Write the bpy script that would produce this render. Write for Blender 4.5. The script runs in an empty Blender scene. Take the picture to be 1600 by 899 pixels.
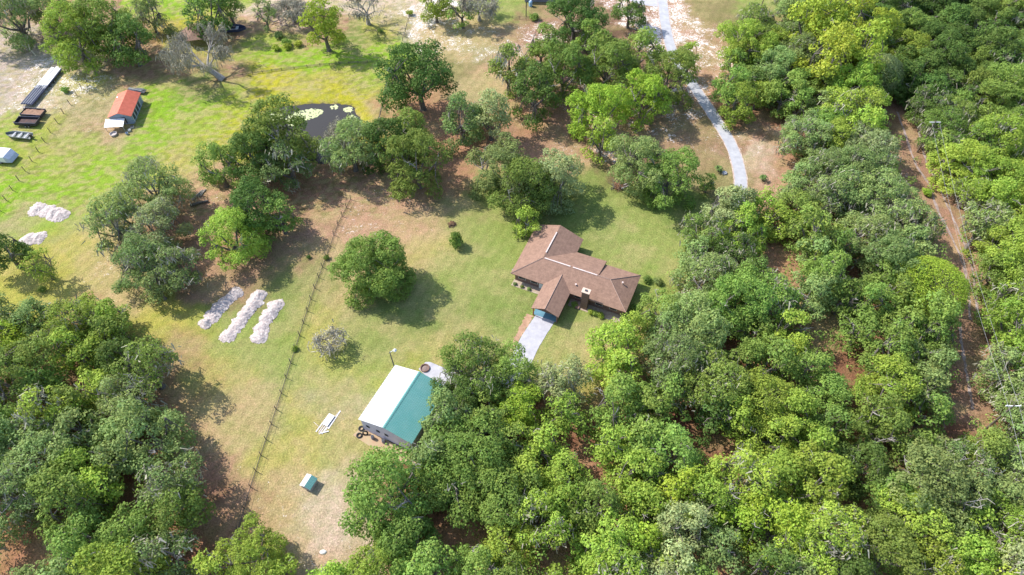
import bpy, math, random
import numpy as np
from mathutils import Vector, Matrix
random.seed(7); RNG = np.random.default_rng(11)
S = bpy.context.scene
C = S.collection
PI = math.pi

# ------------------------------------------------------------------ camera, sky, sun, exposure
CAM_H, PITCH, FPX = 112.0, math.radians(52), 1066.0
cam_d = bpy.data.cameras.new('camera'); cam = bpy.data.objects.new('camera', cam_d); C.objects.link(cam)
cam.location = (0, 0, CAM_H); cam.rotation_euler = (PI/2 - PITCH, 0, 0)
cam_d.sensor_width = 36; cam_d.lens = 36*FPX/1600; cam_d.clip_end = 3000; cam_d.clip_start = 0.5
S.camera = cam
SUN_EL, SHADOW_AZ = math.radians(45), math.radians(-27)      # shadows run to the right and a little towards the camera
w = bpy.data.worlds.new('World'); S.world = w; w.use_nodes = True
nt = w.node_tree
sky = nt.nodes.new('ShaderNodeTexSky'); sky.sky_type = 'NISHITA'; sky.sun_disc = False
sky.sun_elevation = SUN_EL
sx, sy = -math.cos(SHADOW_AZ), -math.sin(SHADOW_AZ)           # towards the sun
sky.sun_rotation = math.atan2(sx, sy)
bg = nt.nodes['Background']; bg.inputs[1].default_value = 0.15
nt.links.new(sky.outputs[0], bg.inputs[0])
sd = bpy.data.lights.new('sun', 'SUN'); sd.energy = 3.55; sd.angle = math.radians(0.6); sd.color = (1, 0.955, 0.88)
so = bpy.data.objects.new('sun', sd); C.objects.link(so)
tosun = Vector((sx*math.cos(SUN_EL), sy*math.cos(SUN_EL), math.sin(SUN_EL)))
so.rotation_euler = tosun.to_track_quat('Z', 'Y').to_euler(); so.location = (0, 100, 150)
S.view_settings.view_transform = 'Standard'; S.view_settings.look = 'None'
S.view_settings.exposure = 0.88; S.view_settings.gamma = 1
S.cycles.max_bounces = 6; S.cycles.diffuse_bounces = 3; S.cycles.transparent_max_bounces = 4

# ------------------------------------------------------------------ helpers
def P(px, py, z=0.0):
    """the world point at height z that the photograph shows at pixel (px, py)"""
    x = (px-800)/FPX; y = -(py-449.5)/FPX
    dx, dy, dz = x, math.cos(PITCH)+y*math.sin(PITCH), -math.sin(PITCH)+y*math.cos(PITCH)
    t = (z-CAM_H)/dz
    return Vector((dx*t, dy*t, z))
def PPM(px, py, z=0.0):
    y = -(py-449.5)/FPX
    return FPX/((z-CAM_H)/(-math.sin(PITCH)+y*math.cos(PITCH)))
def pix(x, y, z):
    c, s = math.cos(PITCH), math.sin(PITCH)
    d = y*c-(z-CAM_H)*s; u = y*s+(z-CAM_H)*c
    return 800+FPX*x/d, 449.5-FPX*u/d
def lin(c): return tuple((v/255/12.92 if v/255 <= .04045 else ((v/255+.055)/1.055)**2.4) for v in c)

def new_mat(name):
    m = bpy.data.materials.new(name); m.use_nodes = True
    return m, m.node_tree, m.node_tree.nodes['Principled BSDF']
def nod(nt, t, **kw):
    n = nt.nodes.new(t)
    for k, v in kw.items():
        if k in n.inputs: n.inputs[k].default_value = v
        else: setattr(n, k, v)
    return n
def mixc(nt, fac, a, b, blend='MIX'):
    n = nt.nodes.new('ShaderNodeMix'); n.data_type = 'RGBA'; n.blend_type = blend
    for i, v in ((0, fac), (6, a), (7, b)):
        if hasattr(v, 'links'): nt.links.new(v, n.inputs[i])
        else: n.inputs[i].default_value = v if i == 0 else (*v[:3], 1)
    return n.outputs[2]
def ramp(nt, src, p0, p1, c0=(0,0,0), c1=(1,1,1)):
    r = nt.nodes.new('ShaderNodeValToRGB'); nt.links.new(src, r.inputs[0])
    r.color_ramp.elements[0].position = p0; r.color_ramp.elements[1].position = p1
    r.color_ramp.elements[0].color = (*c0, 1); r.color_ramp.elements[1].color = (*c1, 1)
    return r.outputs[0]
def noise(nt, scale, detail=3, rough=.6, co=None, dim=None, dist=0):
    n = nod(nt, 'ShaderNodeTexNoise'); n.inputs['Scale'].default_value = scale; n.inputs['Detail'].default_value = detail
    n.inputs['Roughness'].default_value = rough; n.inputs['Distortion'].default_value = dist
    if co is None:
        g = nt.nodes.new('ShaderNodeNewGeometry'); co = g.outputs['Position']
    nt.links.new(co, n.inputs['Vector'])
    return n.outputs[0]
def rough_mat(name, col, col2=None, scale=2.0, rough=.85, bump=.0, metal=0, spec=.3, detail=4, lo=.35, hi=.65, objco=False):
    """a surface of two related colours mottled by noise"""
    m, nt, b = new_mat(name)
    co = None
    if objco:
        tc = nt.nodes.new('ShaderNodeTexCoord'); co = tc.outputs['Object']
    f = noise(nt, scale, detail, .65, co)
    c = mixc(nt, ramp(nt, f, lo, hi), col, col2 or tuple(v*.75 for v in col))
    nt.links.new(c, b.inputs['Base Color'])
    b.inputs['Roughness'].default_value = rough; b.inputs['Metallic'].default_value = metal
    b.inputs['Specular IOR Level'].default_value = spec
    if bump:
        bp = nt.nodes.new('ShaderNodeBump'); bp.inputs['Strength'].default_value = bump; bp.inputs['Distance'].default_value = .1
        nt.links.new(f, bp.inputs['Height']); nt.links.new(bp.outputs[0], b.inputs['Normal'])
    return m

class MB:
    """collects shapes and links them as one mesh object"""
    def __init__(s): s.v = []; s.f = []; s.mi = []; s.m = 0
    def add(s, vs, fs):
        o = len(s.v); s.v += [tuple(v) for v in vs]; s.f += [tuple(i+o for i in f) for f in fs]; s.mi += [s.m]*len(fs); return s
    def box(s, x0, x1, y0, y1, z0, z1):
        v = [(x0,y0,z0),(x1,y0,z0),(x1,y1,z0),(x0,y1,z0),(x0,y0,z1),(x1,y0,z1),(x1,y1,z1),(x0,y1,z1)]
        return s.add(v, [(0,3,2,1),(4,5,6,7),(0,1,5,4),(1,2,6,5),(2,3,7,6),(3,0,4,7)])
    def prism(s, top, th):
        """polygon (list of xyz) given a thickness downwards"""
        n = len(top); v = list(top)+[(x, y, z-th) for x, y, z in top]
        return s.add(v, [tuple(range(n)), tuple(range(2*n-1, n-1, -1))]+[(i, i+n, (i+1) % n+n, (i+1) % n) for i in range(n)])
    def tube(s, pts, rad, n=6, cap=True):
        pts = [Vector(p) for p in pts]
        if not hasattr(rad, '__len__'): rad = [rad]*len(pts)
        vs = []; fs = []
        for i, p in enumerate(pts):
            d = (pts[min(i+1, len(pts)-1)]-pts[max(i-1, 0)]).normalized()
            a = d.cross(Vector((0, 0, 1)) if abs(d.z) < .9 else Vector((1, 0, 0))).normalized(); b = d.cross(a)
            for k in range(n):
                t = 2*PI*k/n; vs.append(p+a*math.cos(t)*rad[i]+b*math.sin(t)*rad[i])
        for i in range(len(pts)-1):
            for k in range(n):
                fs.append((i*n+k, i*n+(k+1) % n, (i+1)*n+(k+1) % n, (i+1)*n+k))
        if cap: fs += [tuple(range(n-1, -1, -1)), tuple(range((len(pts)-1)*n, len(pts)*n))]
        return s.add(vs, fs)
    def disc_stack(s, x, y, prof, n=12):
        """lathe: prof = [(r, z)...]"""
        vs = [(x+r*math.cos(2*PI*k/n), y+r*math.sin(2*PI*k/n), z) for r, z in prof for k in range(n)]
        fs = [(i*n+k, i*n+(k+1) % n, (i+1)*n+(k+1) % n, (i+1)*n+k) for i in range(len(prof)-1) for k in range(n)]
        fs += [tuple(range(n-1, -1, -1)), tuple(range((len(prof)-1)*n, len(prof)*n))]
        return s.add(vs, fs)
    def mesh(s, name, mats):
        me = bpy.data.meshes.new(name); me.from_pydata(s.v, [], s.f)
        for m in (mats if isinstance(mats, (list, tuple)) else [mats]): me.materials.append(m)
        me.polygons.foreach_set('material_index', s.mi); me.update(); return me
    def build(s, name, mats, parent=None, loc=None, rz=None):
        o = bpy.data.objects.new(name, s.mesh(name, mats)); C.objects.link(o)
        if parent: o.parent = parent
        if loc is not None: o.location = loc
        if rz is not None: o.rotation_euler.z = rz
        return o
def thing(name, label, cat, loc=(0,0,0), rz=0, group=None):
    o = bpy.data.objects.new(name, None); C.objects.link(o); o.location = loc; o.rotation_euler.z = rz
    o.empty_display_size = .5
    return tag(o, label, cat, group)
def tag(o, label, cat, group=None):
    o['label'] = label; o['category'] = cat
    if group: o['group'] = group
    return o
def struct(o): o['kind'] = 'structure'; return o
def stuff(o, label, cat): tag(o, label, cat); o['kind'] = 'stuff'; return o
def copy_tree(o, parent=None):
    c = o.copy(); C.objects.link(c); c.parent = parent
    for ch in o.children: copy_tree(ch, c)
    return c
def np_mesh(name, verts, faces_flat, k):
    """fast mesh from numpy arrays, all faces with k corners"""
    me = bpy.data.meshes.new(name); n = len(verts); nf = len(faces_flat)//k
    me.vertices.add(n); me.vertices.foreach_set('co', np.asarray(verts, dtype=np.float32).ravel())
    me.loops.add(nf*k); me.loops.foreach_set('vertex_index', np.asarray(faces_flat, dtype=np.int32))
    me.polygons.add(nf); me.polygons.foreach_set('loop_start', np.arange(0, nf*k, k, dtype=np.int32))
    me.polygons.foreach_set('loop_total', np.full(nf, k, dtype=np.int32))
    me.update(calc_edges=True); return me
# value noise in numpy
_perm = RNG.random((256, 256))
def vnoise(x, y):
    xi = np.floor(x).astype(int); yi = np.floor(y).astype(int); fx = x-xi; fy = y-yi
    fx = fx*fx*(3-2*fx); fy = fy*fy*(3-2*fy)
    g = lambda a, b: _perm[a % 256, b % 256]
    return (g(xi, yi)*(1-fx)+g(xi+1, yi)*fx)*(1-fy)+(g(xi, yi+1)*(1-fx)+g(xi+1, yi+1)*fx)*fy
def fbm(x, y, s, o=4):
    r = 0; a = .5; t = 0
    for i in range(o): r = r+a*vnoise(x*s+17.3*i, y*s+9.1*i); t += a; a *= .5; s *= 2.1
    return r/t

# ------------------------------------------------------------------ ground
K = dict(                                    # colours of turf, sand, litter and soil
 G=(150,164,90), g=(134,150,84), H=(166,170,106), L=(148,184,54), l=(162,178,80), Y=(192,186,58), y=(186,180,92),
 T=(198,176,132), P=(196,158,132), p=(176,138,118), R=(148,104,84), r=(186,142,116), S=(214,194,176), D=(196,180,172),
 O=(160,142,104), o=(150,140,98), B=(182,168,128), C=(178,132,102), M=(116,92,80))
pts = """
20 60 D 4;60 70 D 4;100 100 D 4;20 120 D 4;5 160 D 4;50 110 S 9;110 60 P 6;90 90 S 9;30 30 p 5;40 160 S 8;140 30 p 4;165 10 p 4
15 220 l 5;60 205 l 3;90 160 S 6;110 140 y 8;80 190 y 4;50 240 l 3;20 290 L 2;60 235 y 3;25 310 L 3;100 215 B 3;130 190 B 4;120 230 l 3;90 260 l 3;150 170 B 5;140 240 l 2;160 280 L 2
240 150 L 2;300 165 L 2;230 210 L 2;280 215 l 2;220 240 L 2;310 205 l 2;340 220 Y 2;350 180 L 2;270 250 Y 2;170 215 B 5;165 200 P 5;240 230 l 2;200 265 l 3;100 300 L 2;60 290 L 2;130 320 l 2;300 250 l 2
90 350 L 2;60 330 B 3;120 360 B 3;150 400 T 5;180 420 T 6;130 440 y 4;60 460 y 3;20 440 y 3;110 410 y 3;190 460 T 4;250 480 y 3;70 390 y 2;30 500 y 2
210 30 p 3;230 10 L 2;270 15 L 1;240 50 r 3;260 40 Y 3;290 60 y 2;235 75 P 5;220 95 P 5;250 120 p 3;290 130 g 3;350 120 p 4;380 60 p 3;400 50 P 3;430 20 S 5;460 15 S 5;480 50 p 3;440 70 l 1
390 80 l 1;440 90 L 1;500 100 L 1;560 95 L 1;420 120 Y 1;480 125 y 2;540 125 y 2;580 125 l 2;590 60 y 2;610 80 L 1;600 40 y 3;560 60 g 2;360 140 l 1;400 155 Y 1;330 150 g 1
455 165 Y 1;520 155 Y 1;560 170 Y 1;580 150 y 2;575 200 y 3;590 180 P 3;380 175 y 2;545 210 Y 2;350 200 Y 1
600 10 S 4;640 40 S 8;660 30 S 9;640 60 S 8;700 50 T 7;750 45 T 6;700 80 T 7;760 80 B 7;800 60 p 7;850 45 p 8;830 20 O 3;780 15 G 1;720 110 o 3;780 110 P 5;850 30 p 5;740 140 B 2
630 170 r 2;700 200 r 2;720 230 r 3;680 160 r 3;760 130 T 3;800 180 r 5;870 180 p 5;880 220 p 4;800 240 p 3;850 240 r 2;890 160 p 6;780 60 T 5
900 80 M 2;950 50 M 3;1000 40 p 9;1010 70 p 9;1015 20 p 8;980 100 M 3;1020 110 p 6;960 80 p 3
1060 20 P 9;1080 50 P 9;1110 15 o 3;1150 30 o 2;1100 40 O 5;1140 60 O 4;1180 10 G 2;1190 40 O 3;1120 70 P 8;1080 90 O 7;1110 120 P 7;1130 150 r 5;1120 90 P 8
1060 180 O 5;1090 210 O 5;1050 210 p 7;1110 240 p 6;1080 250 O 3;1120 260 o 3;1060 160 p 8;1030 180 p 7;1010 220 p 6;1045 235 P 7;955 232 P 8;880 245 P 6;1000 130 P 8;1020 50 P 9;970 270 M 3;1140 285 o 3;1040 230 O 3
1175 200 r 5;1190 230 S 6;1180 260 S 6;1210 260 r 3;1220 240 r 2;1170 180 r 4;1220 200 R 2;1205 285 P 5
620 300 P 6;580 300 P 4;540 290 p 4;500 300 r 3;470 300 r 3;530 260 p 3;590 320 P 5;660 320 P 5;700 290 r 3;720 270 r 3;560 330 P 6;600 350 P 6;640 350 P 5;680 350 T 3;530 350 P 5
470 340 p 4;440 380 P 4;490 370 p 4;500 320 T 4;300 280 P 4;320 300 P 5;330 330 P 4;290 350 r 3;310 390 p 3;420 410 p 4;460 420 p 3;320 420 p 4;400 420 p 3;280 250 T 3;350 430 P 4
520 400 T 3;510 440 T 4;520 480 T 4;500 500 y 3;560 480 B 4;540 500 B 3;470 480 g 1;450 450 g 2;480 440 g 2;440 500 G 1;400 450 O 3
700 340 o 3;730 330 H 1;760 310 G 1;740 300 G 1;770 350 G 1;720 360 H 1;660 380 y 2;660 410 T 2;640 370 T 3;690 400 H 1;740 420 H 1;700 450 G 1;770 430 H 1;750 470 G 1;780 490 g 1;800 470 g 1;820 460 G 1
720 500 g 1;760 520 H 2;720 530 T 2;680 500 g 1;640 480 g 1;600 500 g 1;560 520 H 2;610 540 G 2;650 550 G 1;580 560 G 2;700 540 y 2;640 530 T 2;620 520 H 2;780 530 H 1;600 580 y 2
500 540 y 3;480 580 H 2;530 570 y 3;520 600 H 2;560 600 G 2;560 570 G 2;500 620 T 3;470 640 y 3;540 620 D 4;530 640 B 3;490 680 T 3;540 680 H 2;560 680 y 2;560 650 T 4;450 560 H 2;430 540 G 2
300 540 y 2;330 530 G 2;400 540 G 1;380 560 H 2;350 580 H 2;430 580 H 2;330 600 y 3;400 620 B 3;440 610 H 2;370 640 T 4;350 620 T 4;340 680 T 4;380 700 T 3;420 680 H 2;460 690 y 3;430 720 y 3;270 560 p 3;290 620 r 3;310 700 r 3;290 520 y 3
340 740 p 3;350 780 p 4;400 770 T 5;420 800 T 5;450 740 T 4;480 720 y 3;520 720 H 3;560 710 B 3;540 760 S 7;500 780 S 4;530 800 S 5;480 820 S 4;560 780 T 4;450 800 T 5;500 840 S 5;550 820 S 4;420 840 r 4;350 850 r 3;590 720 T 3;600 700 r 3;470 860 P 6;380 820 r 3
820 370 G 1;780 400 G 1;930 310 G 1;980 320 H 1;920 350 g 1;1000 350 G 1;1040 330 g 1;960 380 H 1;1040 370 H 1;980 400 G 1;1020 400 G 1;1070 330 g 1;900 290 g 1;1060 360 G 1;950 290 G 1;870 350 g 1;930 300 g 1
880 530 G 1;860 550 G 1;910 520 H 1;930 500 G 1;900 560 T 3;910 545 T 3;850 580 G 1;890 500 G 1;900 580 y 2;1005 540 T 2;1010 520 y 1;840 500 G 1;810 500 g 1;800 530 H 1;1000 480 G 1
1430 220 p 4;1450 280 p 5;1470 330 p 3;1500 400 P 5;1490 350 p 4;1510 460 P 5;1520 440 p 4;1500 550 p 4;1530 580 p 3;1520 600 p 4;1515 500 p 4
1320 420 R 2;1210 410 r 2;1290 510 T 3;1310 560 R 2;1200 500 R 2;1100 500 R 2;1100 600 R 2;1300 650 R 2;1500 700 R 2;900 650 R 2;900 800 r 3;1000 700 R 2;800 700 R 2;700 750 R 2;700 850 r 3;1100 800 R 2;1300 800 r 3;1500 850 R 2;1400 600 R 2;1250 350 R 2;1150 400 R 2;1350 200 R 2;1300 100 R 2;1550 200 R 1;1550 50 R 1;1580 350 R 2;1580 500 R 2;1400 450 R 2;620 800 r 3;650 720 R 2;1150 890 C 2;850 870 r 3
100 520 r 3;50 600 r 3;200 600 r 2;120 700 R 2;230 700 R 2;30 840 C 3;60 800 C 3;200 850 R 2;280 800 R 2;50 870 C 3;250 580 p 3;0 700 R 2;330 890 R 3
1340 380 r 2;1170 560 R 2;740 620 R 2;700 640 R 2;1050 560 R 2;1060 650 R 2;-60 100 D 6;-80 300 l 3;-60 500 y 3;-60 700 R 2;800 -30 p 3;1300 -40 R 2;400 -30 l 2;100 -30 y 3;1100 -40 o 3;1680 300 R 2;1680 700 R 2;600 -30 S 4
"""
cp = []
for tok in pts.replace('\n', ';').split(';'):
    t = tok.split()
    if len(t) == 4:
        q = P(float(t[0]), float(t[1])); cp.append((q.x, q.y, *lin(K[t[2]]), float(t[3])/10))
cp = np.array(cp)
GX = np.concatenate([[-1500, -900, -500, -320, -240, -205], np.arange(-190, 190.1, .5), [205, 240, 320, 500, 900, 1500]])
GY = np.concatenate([[-600, -250, -90, -30, 0, 10], np.arange(18, 215.1, .5), [225, 245, 290, 400, 700, 1300, 2500]])
X, Y = np.meshgrid(GX, GY)
wx = X+7*(fbm(X, Y, .16)-.5)*2+2.4*(fbm(X+50, Y, .7, 3)-.5)*2; wy = Y+7*(fbm(X, Y+90, .16)-.5)*2+2.4*(fbm(X, Y+33, .7, 3)-.5)*2
acc = np.zeros(X.shape+(4,)); ws = np.full(X.shape, 1e-12)
for c in cp:
    ww = np.exp(-((wx-c[0])**2+(wy-c[1])**2)/(2*3.3**2))+1e-4/(1+((wx-c[0])**2+(wy-c[1])**2)/100)**2
    ws += ww
    for k in range(4): acc[..., k] += ww*c[2+k]
acc /= ws[..., None]
acc[..., :3] *= .78            # from sunlit brightness to the soil's own colour
# weedy, trodden patches: straw in the pasture, faint ones in the lawn; nearly bare streaks round the grove
wp = (X < -28)*(Y > 108)*1.0
def sm(v, a, b_): return np.clip((v-a)/(b_-a), 0, 1)
pn = sm(fbm(X*1.0, Y*1.7+40, .75, 5), .49, .60)*.6*wp+sm(fbm(X+70, Y*1.3, .22, 5), .48, .68)*.38*(1-wp)
pd = sm(fbm(X+200, Y*1.4+10, .9, 5), .54, .64)*(.38*wp+.16*(1-wp))
straw = np.array(lin((204, 186, 138)))*.70; wd = np.array(lin((110, 118, 52)))*.70
for k in range(3):
    acc[..., k] = acc[..., k]*(1-pn)+straw[k]*pn; acc[..., k] = acc[..., k]*(1-pd)+wd[k]*pd
mow = 1+.05*np.sin((X*math.cos(.42)-Y*math.sin(.42))*2.6+3*fbm(X, Y, .1)) 
for k in range(3): acc[..., k] *= mow
# pond basin, drive verge
POND = [P(*q) for q in [(418,172),(450,166),(490,163),(530,162),(550,168),(556,182),(554,200),(545,222),(528,244),(510,252),(490,250),(470,240),(440,222),(420,200)]]
def inside_poly(poly, x, y):
    r = np.zeros(np.shape(x), bool); n = len(poly)
    for i in range(n):
        x0, y0 = poly[i][0], poly[i][1]; x1, y1 = poly[i-1][0], poly[i-1][1]
        c = ((y0 > y) != (y1 > y)) & (x < (x1-x0)*(y-y0)/((y1-y0) or 1e-9)+x0); r ^= c
    return r
def seg_dist(poly, x, y, closed=True):
    d = np.full(np.shape(x), 1e9); n = len(poly)
    for i in range(n if closed else n-1):
        a, b = poly[i], poly[(i+1) % n]
        vx, vy = b[0]-a[0], b[1]-a[1]; t = np.clip(((x-a[0])*vx+(y-a[1])*vy)/(vx*vx+vy*vy), 0, 1)
        d = np.minimum(d, np.hypot(x-a[0]-t*vx, y-a[1]-t*vy))
    return d
Z = .05*(fbm(X, Y, .08)-.5)
ins = inside_poly(POND, X, Y); dp = seg_dist(POND, X, Y)
jit = 1.6*(fbm(X, Y, .8)-.5)
sd_ = np.where(ins, -dp, dp)+jit
Z = Z-np.clip(.5-sd_*.28, 0, .9)*(sd_ < 2.0)
mud = np.clip(1-(sd_-.1)/.9, 0, 1)
bankY = np.clip(1-np.abs(sd_-2.4)/1.8, 0, 1)*.6*(Y > 140)
for k in range(3):
    acc[..., k] = acc[..., k]*(1-bankY)+lin(K['Y'])[k]*.75*bankY
    acc[..., k] = acc[..., k]*(1-mud)+lin((104, 86, 70))[k]*.75*mud
acc[..., 3] *= (1-mud)*(1-bankY)
nx, ny = len(GX), len(GY)
idx = np.arange(nx*ny).reshape(ny, nx)
faces = np.stack([idx[:-1, :-1], idx[:-1, 1:], idx[1:, 1:], idx[1:, :-1]], -1).reshape(-1)
gme = np_mesh('ground', np.stack([X, Y, Z], -1).reshape(-1, 3), faces, 4)
at = gme.color_attributes.new('soil', 'FLOAT_COLOR', 'POINT'); at.data.foreach_set('color', acc.astype(np.float32).reshape(-1))
m, nt, b = new_mat('ground_cover')
va = nod(nt, 'ShaderNodeVertexColor', layer_name='soil')
f1 = noise(nt, .9, 5, .7); f2 = noise(nt, 3.5, 4, .7, dist=.6); f3 = noise(nt, .22, 4, .65)
c = mixc(nt, ramp(nt, f2, .3, .72), (.54, .56, .50), (1.42, 1.38, 1.32)); c0 = mixc(nt, 1, va.outputs[0], c, 'MULTIPLY')
c1 = mixc(nt, 1, c0, mixc(nt, ramp(nt, f1, .3, .7), (.84, .92, .82), (1.12, 1.04, 1.1)), 'MULTIPLY')
c1 = mixc(nt, 1, c1, mixc(nt, ramp(nt, f3, .3, .7), (.88, .95, .84), (1.08, 1.02, 1.1)), 'MULTIPLY')
# bare sand showing through: amount from the soil map
mp = nod(nt, 'ShaderNodeMath', operation='MULTIPLY_ADD'); nt.links.new(va.outputs[1], mp.inputs[0]); mp.inputs[1].default_value = .42; mp.inputs[2].default_value = -.14
big = noise(nt, .28, 4, .6, dist=.8); fine = noise(nt, 1.9, 5, .75, dist=1.2)
a1 = nod(nt, 'ShaderNodeMath', operation='MULTIPLY_ADD'); nt.links.new(big, a1.inputs[0]); a1.inputs[1].default_value = .45; nt.links.new(fine, a1.inputs[2])
a2 = nod(nt, 'ShaderNodeMath', operation='ADD'); nt.links.new(a1.outputs[0], a2.inputs[0]); nt.links.new(mp.outputs[0], a2.inputs[1])
sp = ramp(nt, a2.outputs[0], .93, 1.04)
c2 = mixc(nt, sp, c1, (.82, .74, .70))
# scattered leaves, droppings and tufts
f4 = noise(nt, 6, 3, .8); c3 = mixc(nt, ramp(nt, f4, .58, .70), c2, mixc(nt, .55, c2, (.12, .10, .05)))
nt.links.new(c3, b.inputs['Base Color']); b.inputs['Roughness'].default_value = .95; b.inputs['Specular IOR Level'].default_value = .1
bp = nt.nodes.new('ShaderNodeBump'); bp.inputs['Strength'].default_value = .8; bp.inputs['Distance'].default_value = .25
nt.links.new(f2, bp.inputs['Height']); nt.links.new(bp.outputs[0], b.inputs['Normal'])
gme.materials.append(m)
gme.polygons.foreach_set('use_smooth', np.ones(len(gme.polygons), bool))
ground = struct(bpy.data.objects.new('ground', gme)); C.objects.link(ground)

def smooth_path(ps, n=8):
    out = []
    for i in range(len(ps)-1):
        p0, p1, p2, p3 = ps[max(i-1, 0)], ps[i], ps[i+1], ps[min(i+2, len(ps)-1)]
        for k in range(n):
            t = k/n
            out.append(.5*((2*p1)+(p2-p0)*t+(2*p0-5*p1+4*p2-p3)*t*t+(3*p1-p0-3*p2+p3)*t**3))
    return out+[ps[-1]]
def ribbon(name, pix_pts, width, z, mat, edge=.08, across=4):
    ps = smooth_path([P(*q) for q in pix_pts]); vs = []; fs = []
    n = len(ps)
    for i, p in enumerate(ps):
        d = (ps[min(i+1, n-1)]-ps[max(i-1, 0)]); d.z = 0; d.normalize(); nrm = Vector((-d.y, d.x, 0))
        wd = (width(i/(n-1)) if callable(width) else width)/2
        for k in range(across+1):
            s = -1+2*k/across; j = random.uniform(-edge, edge) if abs(s) == 1 else 0
            q = p+nrm*(wd*s+j); vs.append((q.x, q.y, z))
    for i in range(n-1):
        for k in range(across):
            a = i*(across+1)+k; fs.append((a, a+across+1, a+across+2, a+1))
    top = len(vs)
    o = MB().add(vs, [f[::-1] for f in fs]).build(name, mat)
    return struct(o)
asph = rough_mat('worn_asphalt', (.48, .48, .50), (.34, .34, .37), .6, .9, .15, lo=.3, hi=.7)
conc = rough_mat('bleached_concrete', (.50, .49, .52), (.34, .33, .37), .7, .85, .1, lo=.35, hi=.75, detail=8)
verge = rough_mat('sand_verge', (.62, .52, .46), (.36, .24, .18), 1.5, .95, .3)
ROAD = [(1020,-90),(1030,-30),(1036,8),(1040,40),(1054,90),(1086,138),(1116,183),(1141,224),(1155,265),(1157,300),(1150,345)]
ribbon('road_verge', ROAD, lambda t: 3.3, .034, verge, .12)
ribbon('driveway', ROAD, 2.8, .042, asph, .02)
ribbon('concrete_drive', [(857,490),(845,508),(828,535),(812,566),(785,592),(745,606),(700,606),(668,600)], 4.1, .05, conc, .04)
o = MB(); ap = [P(*q) for q in [(654,577),(665,566),(672,566),(735,592),(722,625),(690,610)]]
o.prism([(p.x, p.y, .056) for p in ap], .2); struct(o.build('concrete_apron', conc))
clay = rough_mat('orange_clay', (.50, .32, .21), (.33, .19, .12), .7, .95, .3)
ribbon('clay_strip', [(828,492),(822,503),(815,517),(807,531),(799,548)], lambda t: 1.5-.5*t, .03, clay, .25)
rut = rough_mat('rut_sand', (.42, .34, .31), (.20, .14, .12), .8, .95, .3)
ribbon('dirt_path', [(1402,175),(1416,215),(1430,255),(1452,290),(1466,330),(1500,400),(1512,450),(1516,500)], lambda t: .5, .035, rut, .14)
ribbon('dirt_path', [(1425,175),(1438,215),(1446,250),(1462,280),(1484,330),(1512,395),(1524,450),(1528,500)], lambda t: .5, .035, rut, .14)
ribbon('dirt_path', [(1500,510),(1503,540),(1508,570),(1515,610),(1520,640)], lambda t: .55, .035, rut, .14)

# pond
m, nt, b = new_mat('pond_water')
b.inputs['Base Color'].default_value = (.055, .05, .045, 1); b.inputs['Roughness'].default_value = .09; b.inputs['IOR'].default_value = 1.33
bp = nt.nodes.new('ShaderNodeBump'); bp.inputs['Strength'].default_value = .12; nt.links.new(noise(nt, 2.2, 3), bp.inputs['Height']); nt.links.new(bp.outputs[0], b.inputs['Normal'])
big_ = []
cx = sum(p.x for p in POND)/len(POND); cy = sum(p.y for p in POND)/len(POND)
struct(MB().add([(cx+(p.x-cx)*1.25, cy+(p.y-cy)*1.25, -.34) for p in POND], [tuple(range(len(POND)))[::-1]]).build('water', m))
padm = rough_mat('lily_pads', (.62, .66, .36), (.42, .46, .22), 2.5, .7)
pads = MB()
def pad_patch(cpx, cpy, rx, ry, n, ang=0):
    for _ in range(n):
        a = random.uniform(0, 2*PI); r = math.sqrt(random.random())
        u, v = rx*r*math.cos(a), ry*r*math.sin(a)
        q = P(cpx+u*math.cos(ang)-v*math.sin(ang), cpy+u*math.sin(ang)+v*math.cos(ang)); rr = random.uniform(.12, .34)
        k = 7; t0 = random.uniform(0, 6)
        pads.prism([(q.x+rr*math.cos(t0+t*.9), q.y+rr*math.sin(t0+t*.9), -.325+random.uniform(0, .02)) for t in range(k)], .012)
pad_patch(475, 179, 30, 8, 420, -.22); pad_patch(458, 189, 12, 6, 120); pad_patch(522, 166, 6, 3, 26); pad_patch(545, 170, 8, 4, 50); pad_patch(550, 186, 5, 9, 60); pad_patch(540, 192, 5, 4, 30); pad_patch(515, 232, 6, 4, 40); pad_patch(430, 182, 12, 6, 90)
stuff(pads.build('lily_pads', padm), 'pale green lily pads floating in drifts along the pond margin', 'water plants')

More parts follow.
